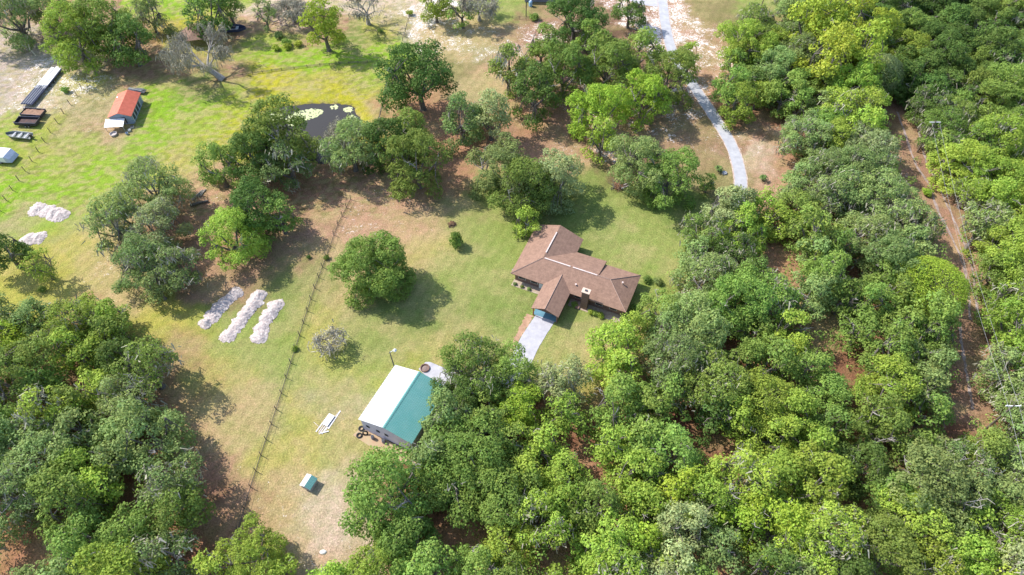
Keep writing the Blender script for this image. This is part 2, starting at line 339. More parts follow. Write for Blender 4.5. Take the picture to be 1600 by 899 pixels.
# ------------------------------------------------------------------ trees
def leaf_mat(name, col, var=.20, trans=.38):
    m, nt, b = new_mat(name)
    va = nod(nt, 'ShaderNodeVertexColor', layer_name='tint')
    oi = nt.nodes.new('ShaderNodeObjectInfo')
    c = mixc(nt, 1, col, va.outputs[0], 'MULTIPLY')
    hs = nt.nodes.new('ShaderNodeHueSaturation')
    mr = nt.nodes.new('ShaderNodeMapRange'); mr.inputs[3].default_value = .487; mr.inputs[4].default_value = .515; nt.links.new(oi.outputs['Random'], mr.inputs[0]); nt.links.new(mr.outputs[0], hs.inputs['Hue'])
    ml = nod(nt, 'ShaderNodeMath', operation='MULTIPLY'); nt.links.new(oi.outputs['Random'], ml.inputs[0]); ml.inputs[1].default_value = 7.31
    fr = nod(nt, 'ShaderNodeMath', operation='FRACT'); nt.links.new(ml.outputs[0], fr.inputs[0])
    mv = nt.nodes.new('ShaderNodeMapRange'); mv.inputs[3].default_value = 1-var; mv.inputs[4].default_value = 1+var; nt.links.new(fr.outputs[0], mv.inputs[0]); nt.links.new(mv.outputs[0], hs.inputs['Value'])
    nt.links.new(c, hs.inputs['Color'])
    nt.links.new(hs.outputs[0], b.inputs['Base Color']); b.inputs['Roughness'].default_value = .6; b.inputs['Specular IOR Level'].default_value = .12
    tr = nt.nodes.new('ShaderNodeBsdfTranslucent'); nt.links.new(hs.outputs[0], tr.inputs[0])
    mx = nt.nodes.new('ShaderNodeMixShader'); mx.inputs[0].default_value = trans
    nt.links.new(b.outputs[0], mx.inputs[1]); nt.links.new(tr.outputs[0], mx.inputs[2])
    nt.links.new(mx.outputs[0], nt.nodes['Material Output'].inputs[0])
    return m
LEAF = dict(dark=leaf_mat('dark_leaves', (.135, .230, .055)), mid=leaf_mat('green_leaves', (.235, .355, .078)),
            bright=leaf_mat('bright_leaves', (.315, .455, .075)), lime=leaf_mat('lime_leaves', (.33, .47, .06), .12),
            olive=leaf_mat('olive_leaves', (.265, .375, .125)), yellow=leaf_mat('yellow_green_leaves', (.38, .49, .07), .08),
            pale=leaf_mat('pale_leaves', (.38, .465, .20)), moss=leaf_mat('grey_moss', (.36, .34, .26), .12, .15),
            brown=leaf_mat('dry_leaves', (.33, .22, .13), .1))
bark = rough_mat('grey_bark', (.22, .19, .17), (.10, .085, .075), 3, .95, .4)
palebark = rough_mat('bleached_bark', (.44, .41, .38), (.24, .21, .19), 3, .9, .3)

def leaves_np(centres, radii, per, size, rng, flat=.42, tint=.22, droop=0):
    """leaf clumps: small quads spread over the upper sides of puffs"""
    V = []; T = []
    for (c, r) in zip(centres, radii):
        n = max(6, int(per*(r/1.1)**2))
        d = rng.normal(size=(n, 3)); d[:, 2] = np.abs(d[:, 2])*1.0-.45*rng.random(n)
        d /= np.linalg.norm(d, axis=1)[:, None]
        rad = r*(.66+.38*rng.random(n)**.7)*(1+.22*np.sin(5*np.arctan2(d[:, 1], d[:, 0])+c[0]*7))
        p = c+d*rad[:, None]*np.array([1, 1, .72])
        nrm = d+rng.normal(size=(n, 3))*flat+np.array([0, 0, .35]); nrm /= np.linalg.norm(nrm, axis=1)[:, None]
        h = rng.normal(size=(n, 3)); a = np.cross(nrm, h); a /= np.linalg.norm(a, axis=1)[:, None]; bq = np.cross(nrm, a)
        sz = size*(.55+.8*rng.random(n))[:, None]; asp = (.55+.45*rng.random(n))[:, None]
        q = np.stack([p-a*sz*.5, p+bq*sz*asp*.5+a*sz*.1, p+a*sz*.5, p-bq*sz*asp*.5-a*sz*.1], 1)
        V.append(q.reshape(-1, 3))
        t = 1+tint*(rng.random(n)-.5)*2+.12*(rng.random()-.5)*2
        yel = (rng.random(n)**3)*.16+.12*rng.random()-.03
        col = np.stack([t*(1+yel), t, t*(1-.4*yel), np.ones(n)], -1); T.append(np.repeat(col, 4, 0))
    V = np.concatenate(V); T = np.concatenate(T)
    return V, T
def strands_np(centres, rng, per=26, length=1.1):
    V = []; T = []
    for c in centres:
        n = per
        p = c+rng.normal(size=(n, 3))*np.array([.75, .75, .3]); a = rng.uniform(0, 2*PI, n); wv = .05+.09*rng.random(n)
        L = length*(.3+.9*rng.random(n)); dx = np.cos(a)*wv; dy = np.sin(a)*wv; sw = rng.normal(size=(n, 2))*.35
        q = np.stack([np.stack([p[:, 0]-dx, p[:, 1]-dy, p[:, 2]], -1), np.stack([p[:, 0]+dx, p[:, 1]+dy, p[:, 2]], -1),
                      np.stack([p[:, 0]+dx*.5+sw[:, 0], p[:, 1]+dy*.5+sw[:, 1], p[:, 2]-L], -1), np.stack([p[:, 0]-dx*.6+sw[:, 0], p[:, 1]-dy*.6+sw[:, 1], p[:, 2]-L], -1)], 1)
        V.append(q.reshape(-1, 3)); t = .75+.5*rng.random(n)
        T.append(np.repeat(np.stack([t, t, t, np.ones(n)], -1), 4, 0))
    return np.concatenate(V), np.concatenate(T)
def leaf_mesh(name, V, T):
    me = np_mesh(name, V, np.arange(len(V)), 4)
    a = me.color_attributes.new('tint', 'FLOAT_COLOR', 'POINT'); a.data.foreach_set('color', T.astype(np.float32).ravel())
    me.materials.append(LEAF['mid']); return me

def tree_variant(R, H, seed, density=1.0, lean=0, low=.15, leaf=.36, puffr=1.15, gaps=.25, twigs=3, mossy=0, per=84, round_=0):
    """an oak of crown radius R and height H: (crown mesh, trunk mesh, moss mesh)"""
    rng = np.random.default_rng(seed); rnd = random.Random(seed)
    zc = H*(.50 if not round_ else .52); vz = (H-zc)
    lob = [(rnd.uniform(0, 2*PI), rnd.uniform(.08, .22), k) for k in (2, 3, 5)]
    cs = []; rs = []
    nP = int(density*3.0*(R/puffr)**2)
    if round_ == 1:
        lobes = [(np.array([0, 0, zc]), R, vz)]
    else:
        lobes = []; nl_ = 8+int(R*1.3); a0 = rnd.uniform(0, 6)
        for i in range(nl_):
            az = a0+2*PI*i/nl_*1.62; lr = R*rnd.uniform(.22, .38); q = (R-lr*.9)*rnd.uniform(.66, 1.14)*(1+(1-round_)*sum(a*math.sin(n*az+p) for p, a, n in lob)*.7)
            lobes.append((np.array([math.cos(az)*q, math.sin(az)*q, zc+vz*(rnd.uniform(-.62-low, .42)-.1*round_)]), lr, lr*.85))
        for i in range(4+2*int(R > 6)):
            lr = R*rnd.uniform(.24, .38); q = R*rnd.uniform(.05, .48); az = rnd.uniform(0, 6.3)
            lobes.append((np.array([math.cos(az)*q, math.sin(az)*q, H-lr*.85*rnd.uniform(.95, 1.9)]), lr, lr*.85))
    tries = 0
    while len(cs) < nP and tries < nP*16:
        tries += 1
        lc, lr, lv = lobes[tries % len(lobes)]
        az = rnd.uniform(0, 2*PI); sz = rnd.uniform(-.55 if round_ != 1 else -low*2.2, 1); ch = math.sqrt(max(0, 1-sz*sz)); sh = rnd.choice([1, 1, .9])
        pr = max(.2, lr-puffr*.4); pv = max(.2, lv-puffr*.3)
        p = lc+np.array([math.cos(az)*ch*pr*sh, math.sin(az)*ch*pr*sh, sz*pv*sh])
        if any(o is not lc and np.linalg.norm((p-o)/np.array([a_, a_, b_])) < .84 for o, a_, b_ in lobes): continue
        if gaps and fbm(np.array([p[0]+seed*3.1]), np.array([p[1]+p[2]*.6]), .32, 2)[0] < gaps: continue
        r = puffr*rnd.uniform(.55, 1.15)
        if any(np.linalg.norm(p-c) < (r+r2)*.52 for c, r2 in zip(cs, rs)): continue
        cs.append(p); rs.append(r)
    # a few inner clumps so that gaps look into foliage
    for _ in range(int(nP*.06)):
        az = rnd.uniform(0, 2*PI); q = rnd.uniform(.2, .7)*R
        cs.append(np.array([math.cos(az)*q, math.sin(az)*q, zc+rnd.uniform(-.1, .35)*vz])); rs.append(puffr*.9)
    V, T = leaves_np(cs, rs, per, leaf, rng)
    off = np.array([lean, 0, 0])
    V = V+off*((V[:, 2:3]/H)**1.3)
    crown = leaf_mesh('crown', V, T)
    # trunk, limbs, twigs
    t = MB(); r0 = .055*R+.12
    fork = Vector((lean*.25, 0, H*.22))
    t.tube([(0, 0, -.2), (0, 0, .25), (fork.x*.6, 0, H*.12), tuple(fork)], [r0*1.7, r0*1.15, r0*.95, r0*.85], 8)
    nl = 4+int(R > 5)+int(R > 7)*2; limbs = []
    for i in range(nl):
        az = 2*PI*i/nl+rnd.uniform(-.4, .4); q = rnd.uniform(.45, .62)*R
        e = Vector((math.cos(az)*q+lean*.6, math.sin(az)*q, zc+rnd.uniform(-.05, .3)*vz))
        mp_ = fork.lerp(e, .5)+Vector((rnd.uniform(-.4, .4), rnd.uniform(-.4, .4), -.06*H))
        t.tube([fork, mp_, e], [r0*.62, r0*.42, r0*.26], 6); limbs.append((mp_, e))
    for c, r in sorted(zip(cs, rs), key=lambda a: rnd.random())[:int(9+R*5)]:
        c = Vector(c)+Vector((lean*(c[2]/H)**1.3, 0, 0)); mpt, e = min(limbs, key=lambda l: (l[1]-c).length)
        s_ = e if rnd.random() < .6 else mpt.lerp(e, .6)
        m_ = s_.lerp(c, .5)+Vector((rnd.uniform(-.5, .5), rnd.uniform(-.5, .5), rnd.uniform(-.1, .5)))
        t.tube([s_, m_, c], [r0*.24, r0*.15, .035], 4, False)
    t.m = 1
    for i in range(twigs):                              # bare pale branches standing out of the leaves
        mpt, e = rnd.choice(limbs); d = Vector((rnd.uniform(-1, 1), rnd.uniform(-1, 1), rnd.uniform(.5, 1.1))).normalized()
        L = R*rnd.uniform(.3, .5); a = e; b_ = e+d*L
        b_.z = min(b_.z, H*1.0)
        t.tube([a, a.lerp(b_, .5)+Vector((.2, -.15, .1)), b_], [.075, .055, .03], 4, False)
        for k in range(4):
            s_ = a.lerp(b_, .4+.2*k); t.tube([s_, s_+Vector((rnd.uniform(-1, 1), rnd.uniform(-1, 1), rnd.uniform(.1, .7)))*L*.35], [.045, .02], 4, False)
    trunk = t.mesh('trunk', [bark, palebark])
    moss = None
    if mossy:
        pick = [c+np.array([lean*(c[2]/H)**1.3, 0, -.1]) for c in rnd.sample(cs, int(len(cs)*mossy))]
        moss = leaf_mesh('hanging_moss', *strands_np(pick, rng)); moss.materials[0] = LEAF['moss']
    return dict(R=R, H=H, crown=crown, trunk=trunk, moss=moss, zc=zc)

VAR = {}
for i in range(5): VAR.setdefault('S', []).append(tree_variant(3.0, 8.0, 100+i, 1.5, gaps=.22, twigs=1, leaf=.30, puffr=.82, low=.20, per=130))
for i in range(8): VAR.setdefault('M', []).append(tree_variant(4.5, 10.5, 200+i, 1.6, gaps=.26, twigs=2+i % 3, lean=random.uniform(-.8, .8), low=.24, puffr=.88, leaf=.30, per=130))
for i in range(5): VAR.setdefault('Mm', []).append(tree_variant(4.6, 10.5, 300+i, 1.5, gaps=.30, twigs=3, mossy=.16, lean=random.uniform(-1, 1), low=.2, puffr=.85, leaf=.28, per=125))
for i in range(6): VAR.setdefault('L', []).append(tree_variant(6.4, 12.5, 400+i, 1.7, gaps=.30, twigs=4, puffr=1.0, lean=random.uniform(-1, 1), low=.26, leaf=.29, per=150))
for i in range(4): VAR.setdefault('Lm', []).append(tree_variant(6.6, 12.5, 500+i, 1.5, gaps=.34, twigs=5, mossy=.18, puffr=.95, lean=random.uniform(-1.5, 1.5), low=.24, leaf=.28, per=140))
VAR['X'] = [tree_variant(8.2, 14.0, 607, 2.2, gaps=.12, twigs=0, puffr=1.15, low=.32, round_=.6, leaf=.29, per=190)]
VAR['P'] = [tree_variant(8.0, 15.0, 620, 2.6, gaps=.05, twigs=0, puffr=.7, low=.1, leaf=.26, per=75, round_=1)]
VAR['Sap'] = [tree_variant(3.6, 10.0, 640+i, .8, gaps=.3, twigs=1, puffr=.95, lean=.8) for i in range(2)]
def shrub_mesh(R, H, seed, leaf=.26, n=14):
    rng = np.random.default_rng(seed); cs = []; rs = []
    for i in range(n):
        a = rng.uniform(0, 2*PI); q = R*.62*math.sqrt(rng.random()); cs.append(np.array([math.cos(a)*q, math.sin(a)*q, H*(.2+.6*rng.random()*(1-q/R*.6))])); rs.append(R*.42)
    return leaf_mesh('crown', *leaves_np(cs, rs, 260, leaf, rng))
def stem_mesh(R, H, seed):
    rnd = random.Random(seed); t = MB()
    for i in range(6): t.tube([(0, 0, -.1), (rnd.uniform(-.4, .4)*R, rnd.uniform(-.4, .4)*R, H*.6)], [.06, .02], 5, False)
    return t.mesh('stem', bark)
SHR = [(shrub_mesh(1.3, 1.8, 700+i), stem_mesh(1.3, 1.8, 700+i)) for i in range(4)]

TREES = []           # (object, px, py, kind, size, where) for the labels
def put(kind, size, px, py, R=None, Hs=1.0, moss=None, rot=None, where=None, label=None, group=None):
    v = random.choice(VAR[size])
    s = (R/v['R']) if R else 1
    z = v['zc']*s*Hs
    q = P(px, py, z*1.06)
    t = bpy.data.objects.new('oak_tree' if size != 'P' else 'pine_tree', None); C.objects.link(t); t.empty_display_size = .5
    t.location = (q.x, q.y, 0); t.rotation_euler.z = random.uniform(0, 2*PI) if rot is None else rot; t.scale = (s*1.16, s*1.16, s*Hs*1.05)
    c = bpy.data.objects.new('crown', v['crown']); C.objects.link(c); c.parent = t
    c.material_slots[0].link = 'OBJECT'; c.material_slots[0].material = LEAF[kind]
    k = bpy.data.objects.new('trunk', v['trunk']); C.objects.link(k); k.parent = t
    if v['moss'] and moss is not False:
        g = bpy.data.objects.new('hanging_moss', v['moss']); C.objects.link(g); g.parent = t; g['kind'] = 'stuff'
    TREES.append([t, px, py, kind, size, where, label, v['R']*s, group])
    return t

# grey, almost leafless trees hung with moss
def bare_tree(px, py, R, H, seed, label, moss=1.0, base=None):
    rnd = random.Random(seed); rng = np.random.default_rng(seed)
    q = P(px, py, H*.6); off = (0, 0)
    if base: bq = P(*base); off = (q.x-bq.x, q.y-bq.y); q = bq
    t = thing('bare_tree', label, 'tree', (q.x, q.y, 0), 0, 'grey bare trees hung with moss')
    tips = []; mb = MB()
    def grow(p, d, L, r, dep):
        e = p+d*L; e.z = max(e.z, .5); mid = p.lerp(e, .5)+Vector((rnd.uniform(-1, 1), rnd.uniform(-1, 1), rnd.uniform(-.3, .6)))*L*.1
        mb.tube([p, mid, e], [r, r*.8, r*.6], 5 if dep > 1 else 4, False)
        tips.append(np.array(mid)) if dep < 2 else None; tips.append(np.array(e)) if dep < 3 else None
        if dep == 0: return
        for k in range(3 if dep > 1 else 2):
            nd = (d+Vector((rnd.uniform(-1, 1), rnd.uniform(-1, 1), rnd.uniform(-.35, .45)))*.85).normalized()
            grow(e, nd, L*rnd.uniform(.62, .85), r*.58, dep-1)
    top = Vector((off[0]*.5, off[1]*.5, H*.3)); r0 = .06*R+.08
    mb.tube([(0, 0, -.2), (off[0]*.2, off[1]*.2, H*.15), top], [r0*1.5, r0, r0*.9], 7)
    for i in range(6):
        a = 2*PI*i/6+rnd.uniform(-.3, .3)
        grow(top, Vector((math.cos(a)+off[0]/R*.5, math.sin(a)+off[1]/R*.5, .75)).normalized(), R*.42, r0*.5, 3)
    k = bpy.data.objects.new('trunk', mb.mesh('trunk', palebark)); C.objects.link(k); k.parent = t
    tips = [p for p in tips if np.hypot(p[0]-off[0], p[1]-off[1]) < R*1.25]
    V, T = strands_np(rnd.sample(tips, min(len(tips), int(len(tips)*.5*moss)+4)), rng, 9, .7*R/8+.4)
    tp = rnd.sample(tips, min(len(tips), int(len(tips)*.6*moss)+4)); V2, T2 = leaves_np([t_+rng.normal(size=3)*.25 for t_ in tp], [rng.uniform(.35, .75) for _ in tp], 75, .24, rng, tint=.3)
    V = np.concatenate([V, V2]); T = np.concatenate([T, T2[:, [1, 1, 1, 3]]])
    me = leaf_mesh('hanging_moss', V, T); me.materials[0] = LEAF['moss']
    g = bpy.data.objects.new('hanging_moss', me); C.objects.link(g); g.parent = t; g['kind'] = 'stuff'
    return t
def shrub(px, py, R, kind, label, Hs=1.0, group=None):
    q = P(px, py, .6*R); t = thing('shrub', label, 'shrub', (q.x, q.y, 0), random.uniform(0, 6), group); s = R/1.3; t.scale = (s, s, s*Hs)
    a, b_ = random.choice(SHR)
    c = bpy.data.objects.new('crown', a); C.objects.link(c); c.parent = t; c.material_slots[0].link = 'OBJECT'; c.material_slots[0].material = LEAF[kind]
    k = bpy.data.objects.new('stem', b_); C.objects.link(k); k.parent = t
    return t

def HT(px, py, rpx, kind, label, size=None, moss=None, Hs=1.0, rot=None):
    R = rpx/PPM(px, py, 7)
    if size is None: size = 'S' if R < 3.7 else ('M' if R < 5.5 else 'L')
    return put(kind, size, px, py, R*1.05, Hs, moss, rot, label=label)
# trees one can tell apart, each placed by hand
for a in [
 (22, 22, 44, 'olive', 'olive green oak at the top left corner above the sandy yard', 'Lm'),
 (75, 8, 30, 'olive', 'small olive oak on the top edge beside the corner oak'),
 (112, 58, 44, 'bright', 'big bright green oak overhanging the loaded flatbed trailer'),
 (165, 38, 44, 'mid', 'mid green oak behind the oak overhanging the flatbed trailer'),
 (200, 62, 34, 'dark', 'dark green oak between the flatbed trailer oaks and the gazebo'),
 (232, 22, 26, 'olive', 'small drab olive tree left of the brown roofed gazebo', 'Mm'),
 (322, 16, 32, 'dark', 'dark green tree on the top edge right behind the gazebo roof'),
 (355, 8, 24, 'mid', 'small green tree touching the top edge above the parked jon boat'),
 (412, 22, 18, 'olive', 'thin olive tree right of the boat near the brush heap', 'Sap'),
 (505, 40, 33, 'lime', 'round lime green tree in front of the brush heap'),
 (680, 6, 24, 'bright', 'low bright green tree on the top edge above the sandy paddock'),
 (722, 12, 22, 'mid', 'narrow green tree in the row above the sandy paddock', 'Sap'),
 (655, 122, 52, 'dark', 'round dark green oak standing alone right of the yellow pasture', 'L'),
 (722, 186, 34, 'olive', 'left one of the two light green oaks below the lone dark oak'),
 (766, 182, 34, 'pale', 'right one of the two light green oaks below the lone dark oak'),
 (898, 26, 40, 'dark', 'tall dark oak at the top edge left of the asphalt driveway', 'L'),
 (985, 12, 26, 'dark', 'dark oak touching the top edge beside the asphalt driveway'),
 (922, 66, 28, 'mid', 'small green tree leaning out below the tall dark top edge oak'),
 (795, 108, 36, 'mid', 'sparse green oak at the left end of the grove above the lime trees', 'Mm'),
 (846, 72, 28, 'mid', 'small green tree at the top of the grove above the lime trees'),
 (836, 146, 36, 'dark', 'dark narrow crowned oak in the lower left of the grove'),
 (880, 112, 40, 'mid', 'mid green oak in the middle of the grove above the lime trees'),
 (948, 104, 42, 'mid', 'broad green oak at the centre of the grove left of the driveway', 'L'),
 (1000, 78, 34, 'mid', 'green oak at the top right of the grove near the driveway'),
 (1045, 120, 40, 'mid', 'green oak whose crown covers the edge of the asphalt driveway'),
 (1078, 92, 20, 'bright', 'small bright crown overhanging the asphalt driveway'),
 (932, 172, 42, 'lime', 'lime green tree on the left of the lime pair above the lawn'),
 (1004, 156, 38, 'lime', 'lime green tree on the right of the lime pair above the lawn'),
 (940, 218, 26, 'bright', 'bright green low crown under the left lime green tree'),
 (1004, 258, 42, 'olive', 'olive green oak at the upper edge of the lawn, left half'),
 (1046, 276, 44, 'mid', 'mid green oak at the upper edge of the lawn, right half'),
 (1106, 286, 15, 'mid', 'small round tree between the lawn oaks and the driveway end'),
 (785, 264, 46, 'olive', 'olive oak upper left in the clump behind the brown roof'),
 (868, 276, 46, 'pale', 'grey green oak upper right in the clump behind the brown roof'),
 (812, 292, 48, 'mid', 'green oak in the middle of the clump behind the brown roof', 'L'),
 (822, 348, 22, 'bright', 'small bright tree touching the upper left corner of the house'),
 (548, 232, 42, 'olive', 'olive mossy oak leaning over the right bank of the pond', 'Lm'),
 (606, 222, 42, 'dark', 'dark green oak just right of the pond oak'),
 (650, 255, 46, 'mid', 'mid green oak right of the fence below the pond', 'L'),
 (640, 205, 30, 'mid', 'smaller green oak above the oaks right of the pond'),
 (430, 210, 54, 'mid', 'mid green oak covering the left bank of the pond', 'L'),
 (392, 240, 42, 'dark', 'dark green oak left of the pond bank oak', 'L'),
 (452, 262, 36, 'olive', 'mossy oak with pale bare limbs below the pond', 'Mm'),
 (340, 258, 34, 'mid', 'small leaning green oak left of the pond grove'),
 (400, 318, 46, 'dark', 'dark green oak in the grove below the pond', 'L'),
 (362, 372, 46, 'bright', 'bright green oak above the left gravel windrow', 'L'),
 (436, 338, 28, 'mid', 'smaller green oak right of the grove below the pond'),
 (236, 292, 46, 'olive', 'olive oak at the top of the grey green grove on the left', 'Lm'),
 (176, 348, 40, 'olive', 'spreading olive oak at the left of the grey green grove', 'Mm'),
 (238, 352, 44, 'pale', 'greyish mossy oak in the middle of the grey green grove', 'Lm'),
 (225, 408, 46, 'olive', 'dark olive oak low in the grey green grove', 'Lm'),
 (284, 416, 36, 'olive', 'olive oak at the right of the grey green grove', 'Mm'),
 (245, 448, 24, 'olive', 'small olive tree at the lower tip of the grey green grove'),
 (8, 392, 34, 'dark', 'dark green tree on the left edge below the white heap'),
 (66, 414, 24, 'bright', 'small bright tree leaning over the pasture below the white heap', 'Sap'),
 (585, 414, 55, 'mid', 'large round green oak alone on the lawn left of the house', 'X'),
 (740, 575, 52, 'mid', 'large oak spreading over the right slope of the green barn roof', 'Lm'),
 (800, 590, 42, 'mid', 'green oak hiding the bend of the concrete drive', 'L'),
 (722, 622, 40, 'dark', 'dark oak at the lower right corner of the barn roof', 'L'),
 (958, 545, 40, 'bright', 'bright green tree in front of the right end of the house', 'M'),
 (985, 515, 26, 'bright', 'small bright tree against the right end of the house'),
 (975, 580, 34, 'bright', 'bright green tree below those in front of the house end'),
 (1292, 92, 44, 'yellow', 'broad yellow green tree, lowest left of the yellow top right cluster', 'M'),
 (1345, 88, 44, 'yellow', 'broad yellow green tree, lowest right of the yellow top right cluster', 'M'),
 (1325, 40, 48, 'yellow', 'tallest yellow green tree in the middle of the yellow cluster', 'M'),
 (1276, 38, 44, 'yellow', 'yellow green tree at the upper left of the yellow cluster', 'M'),
 (1376, 52, 36, 'yellow', 'yellow green tree at the right end of the yellow cluster'),
 (1372, 118, 32, 'pale', 'rounded pale green tree with dark forked limbs in the right woods', 'P'),
 (1450, 452, 50, 'lime', 'tall finely textured lime green pine beside the wooded track', 'P'),
 (395, 868, 46, 'bright', 'bright green oak on the bottom edge at the foot of the fence', 'L'),
 (330, 892, 34, 'bright', 'bright green tree cut by the bottom edge left of the fence foot'),
 (440, 893, 26, 'bright', 'green tree cut by the bottom edge right of the fence foot'),
]:
    HT(a[0], a[1], a[2]*.92, a[3], a[4], **({'size': a[5]} if len(a) > 5 else {}), Hs=1.12 if a[1] < 260 else 1.0)
bare_tree(300, 90, 10.5, 9.5, 3, 'grey moss hung tree with bare limbs in front of the brown gazebo roof', 1.3, base=(348, 124))
bare_tree(572, 12, 7, 10, 4, 'tall bare grey tree on the top edge right of the lime green tree', .35, base=(576, 38))
bare_tree(535, 208, 4.5, 9, 5, 'grey leafless tree at the right bank of the pond', .7)
bare_tree(514, 534, 2.9, 4.8, 6, 'small isolated grey bare tree on the lawn between fence and barn', .3)
bare_tree(748, 6, 6, 9, 7, 'grey moss hung tree on the top edge above the sandy paddock', 1.2)
bare_tree(1385, 12, 7, 10, 8, 'grey bare tree on the top edge right of the yellow green trees', .5)
bare_tree(455, 20, 5, 5, 9, 'grey bare tree rising out of the brush heap at the top', .8)

# the two woods: crowns scattered with their own radii, none on the clearings
WOOD_R = [(745,640),(700,650),(672,690),(640,728),(606,768),(618,800),(605,850),(540,900),(500,935),(1660,935),(1680,-40),(1290,-40),(1240,20),(1175,42),(1140,85),(1135,120),(1150,160),(1195,175),(1250,195),(1262,240),(1250,285),(1190,300),(1135,320),(1105,345),(1095,385),(1075,410),(1040,440),(1022,500),(1030,560),(1010,610),(930,618),(880,592),(850,600),(820,630)]
WOOD_L = [(-60,485),(100,478),(150,482),(200,500),(208,545),(238,580),(248,640),(264,700),(276,760),(300,825),(280,870),(290,935),(-80,935)]
CORR = [(1400,170),(1425,235),(1462,300),(1482,350),(1500,400),(1510,450),(1515,500),(1515,560),(1510,600),(1540,640)]
HOLES = [(622,704,14),(1503,395,15),(1503,560,17),(1500,600,14),(1455,270,12),(1480,330,12),(1008,436,26),(985,480,12),(1212,408,22),(1288,508,24),(1320,350,8),(1120,692,26),(1330,568,12),(1342,780,24),(1150,893,20),(868,870,26),(1070,655,12),(935,745,16),(905,690,12),(1240,612,10),(1380,520,8),(700,838,12),(680,800,10),(1205,195,28),(1190,250,45),(1490,690,14),(1145,540,10),(30,835,22),(12,870,20),(120,590,14),(60,540,12),(200,755,18),(180,800,14),(1340,415,14)]
HINT = [(1500,60,'dark'),(1580,30,'dark'),(1450,130,'dark'),(1560,180,'mid'),(1520,260,'mid'),(1590,260,'bright'),(1550,340,'bright'),(1590,440,'bright'),(1560,440,'bright'),(1590,560,'bright'),(1540,300,'bright'),(1500,220,'mid'),
 (1240,60,'olive'),(1180,80,'bright'),(1150,120,'mid'),(1200,130,'olive'),(1180,160,'bright'),(1260,130,'mid'),(1420,60,'dark'),(1320,180,'bright'),(1280,190,'olive'),(1340,230,'pale'),(1370,250,'olive'),(1270,230,'olive'),
 (1300,290,'olive'),(1380,330,'olive'),(1420,360,'olive'),(1200,320,'bright'),(1150,320,'pale'),(1130,360,'pale'),(1180,370,'bright'),(1260,350,'mid'),(1080,440,'olive'),(1150,430,'dark'),(1120,480,'olive'),(1050,520,'olive'),(1110,400,'mid'),
 (1250,430,'olive'),(1330,430,'mid'),(1350,480,'mid'),(1180,480,'mid'),(1240,520,'bright'),(1400,540,'mid'),(1290,560,'mid'),(1100,560,'olive'),(1170,560,'mid'),(900,610,'pale'),(940,650,'pale'),(850,650,'lime'),(880,640,'bright'),(1000,620,'mid'),
 (700,680,'olive'),(650,720,'pale'),(640,760,'bright'),(700,720,'mid'),(760,680,'mid'),(800,700,'bright'),(620,820,'mid'),(700,800,'bright'),(600,870,'bright'),(700,870,'mid'),(760,760,'mid'),(850,760,'bright'),(880,830,'bright'),(940,700,'bright'),
 (1020,700,'mid'),(1080,620,'bright'),(1100,660,'dark'),(1180,680,'bright'),(1250,640,'bright'),(1330,640,'mid'),(1400,640,'bright'),(1460,600,'olive'),(1480,650,'pale'),(1560,660,'olive'),(1020,820,'lime'),(1080,830,'pale'),(1060,780,'lime'),(980,780,'bright'),
 (1140,760,'bright'),(1180,820,'lime'),(1250,740,'bright'),(1360,760,'dark'),(1340,820,'lime'),(1360,830,'lime'),(1420,780,'bright'),(1480,760,'olive'),(1560,760,'olive'),(1580,830,'pale'),(1500,850,'bright'),(1260,880,'dark'),(1420,880,'mid'),(1420,700,'mid'),(1530,700,'mid'),
 (60,500,'olive'),(150,500,'bright'),(30,540,'lime'),(110,570,'bright'),(200,560,'dark'),(230,600,'mid'),(50,620,'mid'),(120,660,'mid'),(200,660,'olive'),(260,700,'pale'),(290,720,'dark'),(50,730,'olive'),(150,740,'bright'),(240,820,'olive'),(300,820,'mid'),(100,830,'mid'),(90,880,'olive'),(190,880,'mid'),(220,690,'olive'),(160,620,'bright')]
def pdist(poly, x, y):
    return float(seg_dist([(a, b_) for a, b_ in poly], np.array([float(x)]), np.array([float(y)]), False)[0])
wr = random.Random(21); placed = [(o.location.x, o.location.y, R_) for o, *_r, R_, _g in TREES]
def fill(poly, box, group, n_try, cap):
    n = 0
    for _ in range(n_try):
        if n >= cap: break
        px, py = wr.uniform(box[0], box[2]), wr.uniform(box[1], box[3])
        # even in the world, not in the picture: more tries where the picture packs more ground
        if wr.random() > (450/(PPM(px, py, 7)**2*10))**1.5*1.0: continue
        if not (-25 < px < 1625 and -18 < py < 925): continue
        if not inside_poly(poly, np.array([px]), np.array([py]))[0]: continue
        R_ = wr.choice([3.5, 4.2, 4.7, 5.2, 5.6, 6.0, 6.6]); s = PPM(px, py, 7)
        if pdist(CORR, px, py) < 17+R_*s*.98: continue
        if any(math.hypot(px-a, (py-b_)*1.15) < r+R_*s*.82 for a, b_, r in HOLES): continue
        q = P(px, py, 7)
        if any(math.hypot(q.x-a, q.y-b_) < (R_+r2)*.575 for a, b_, r2 in placed): continue
        kind = min(HINT, key=lambda h: math.hypot(h[0]-px, h[1]-py)+wr.uniform(0, 28))[2]
        if wr.random() < .18: kind = wr.choice(['mid', 'bright', 'olive', 'mid'])
        size = 'S' if R_ < 3.6 else ('M' if R_ < 5.5 else 'L')
        if size != 'S' and wr.random() < (.6 if kind in ('olive', 'pale') else .18): size += 'm'
        put(kind, size, px, py, R_, wr.uniform(.85, 1.15), group=group); placed.append((q.x, q.y, R_)); n += 1
    return n
nR = fill(WOOD_R, (450, -60, 1690, 940), 'oaks of the woods on the right and below', 60000, 330)
nL = fill(WOOD_L, (-80, 470, 340, 940), 'oaks of the woods on the left', 12000, 80)
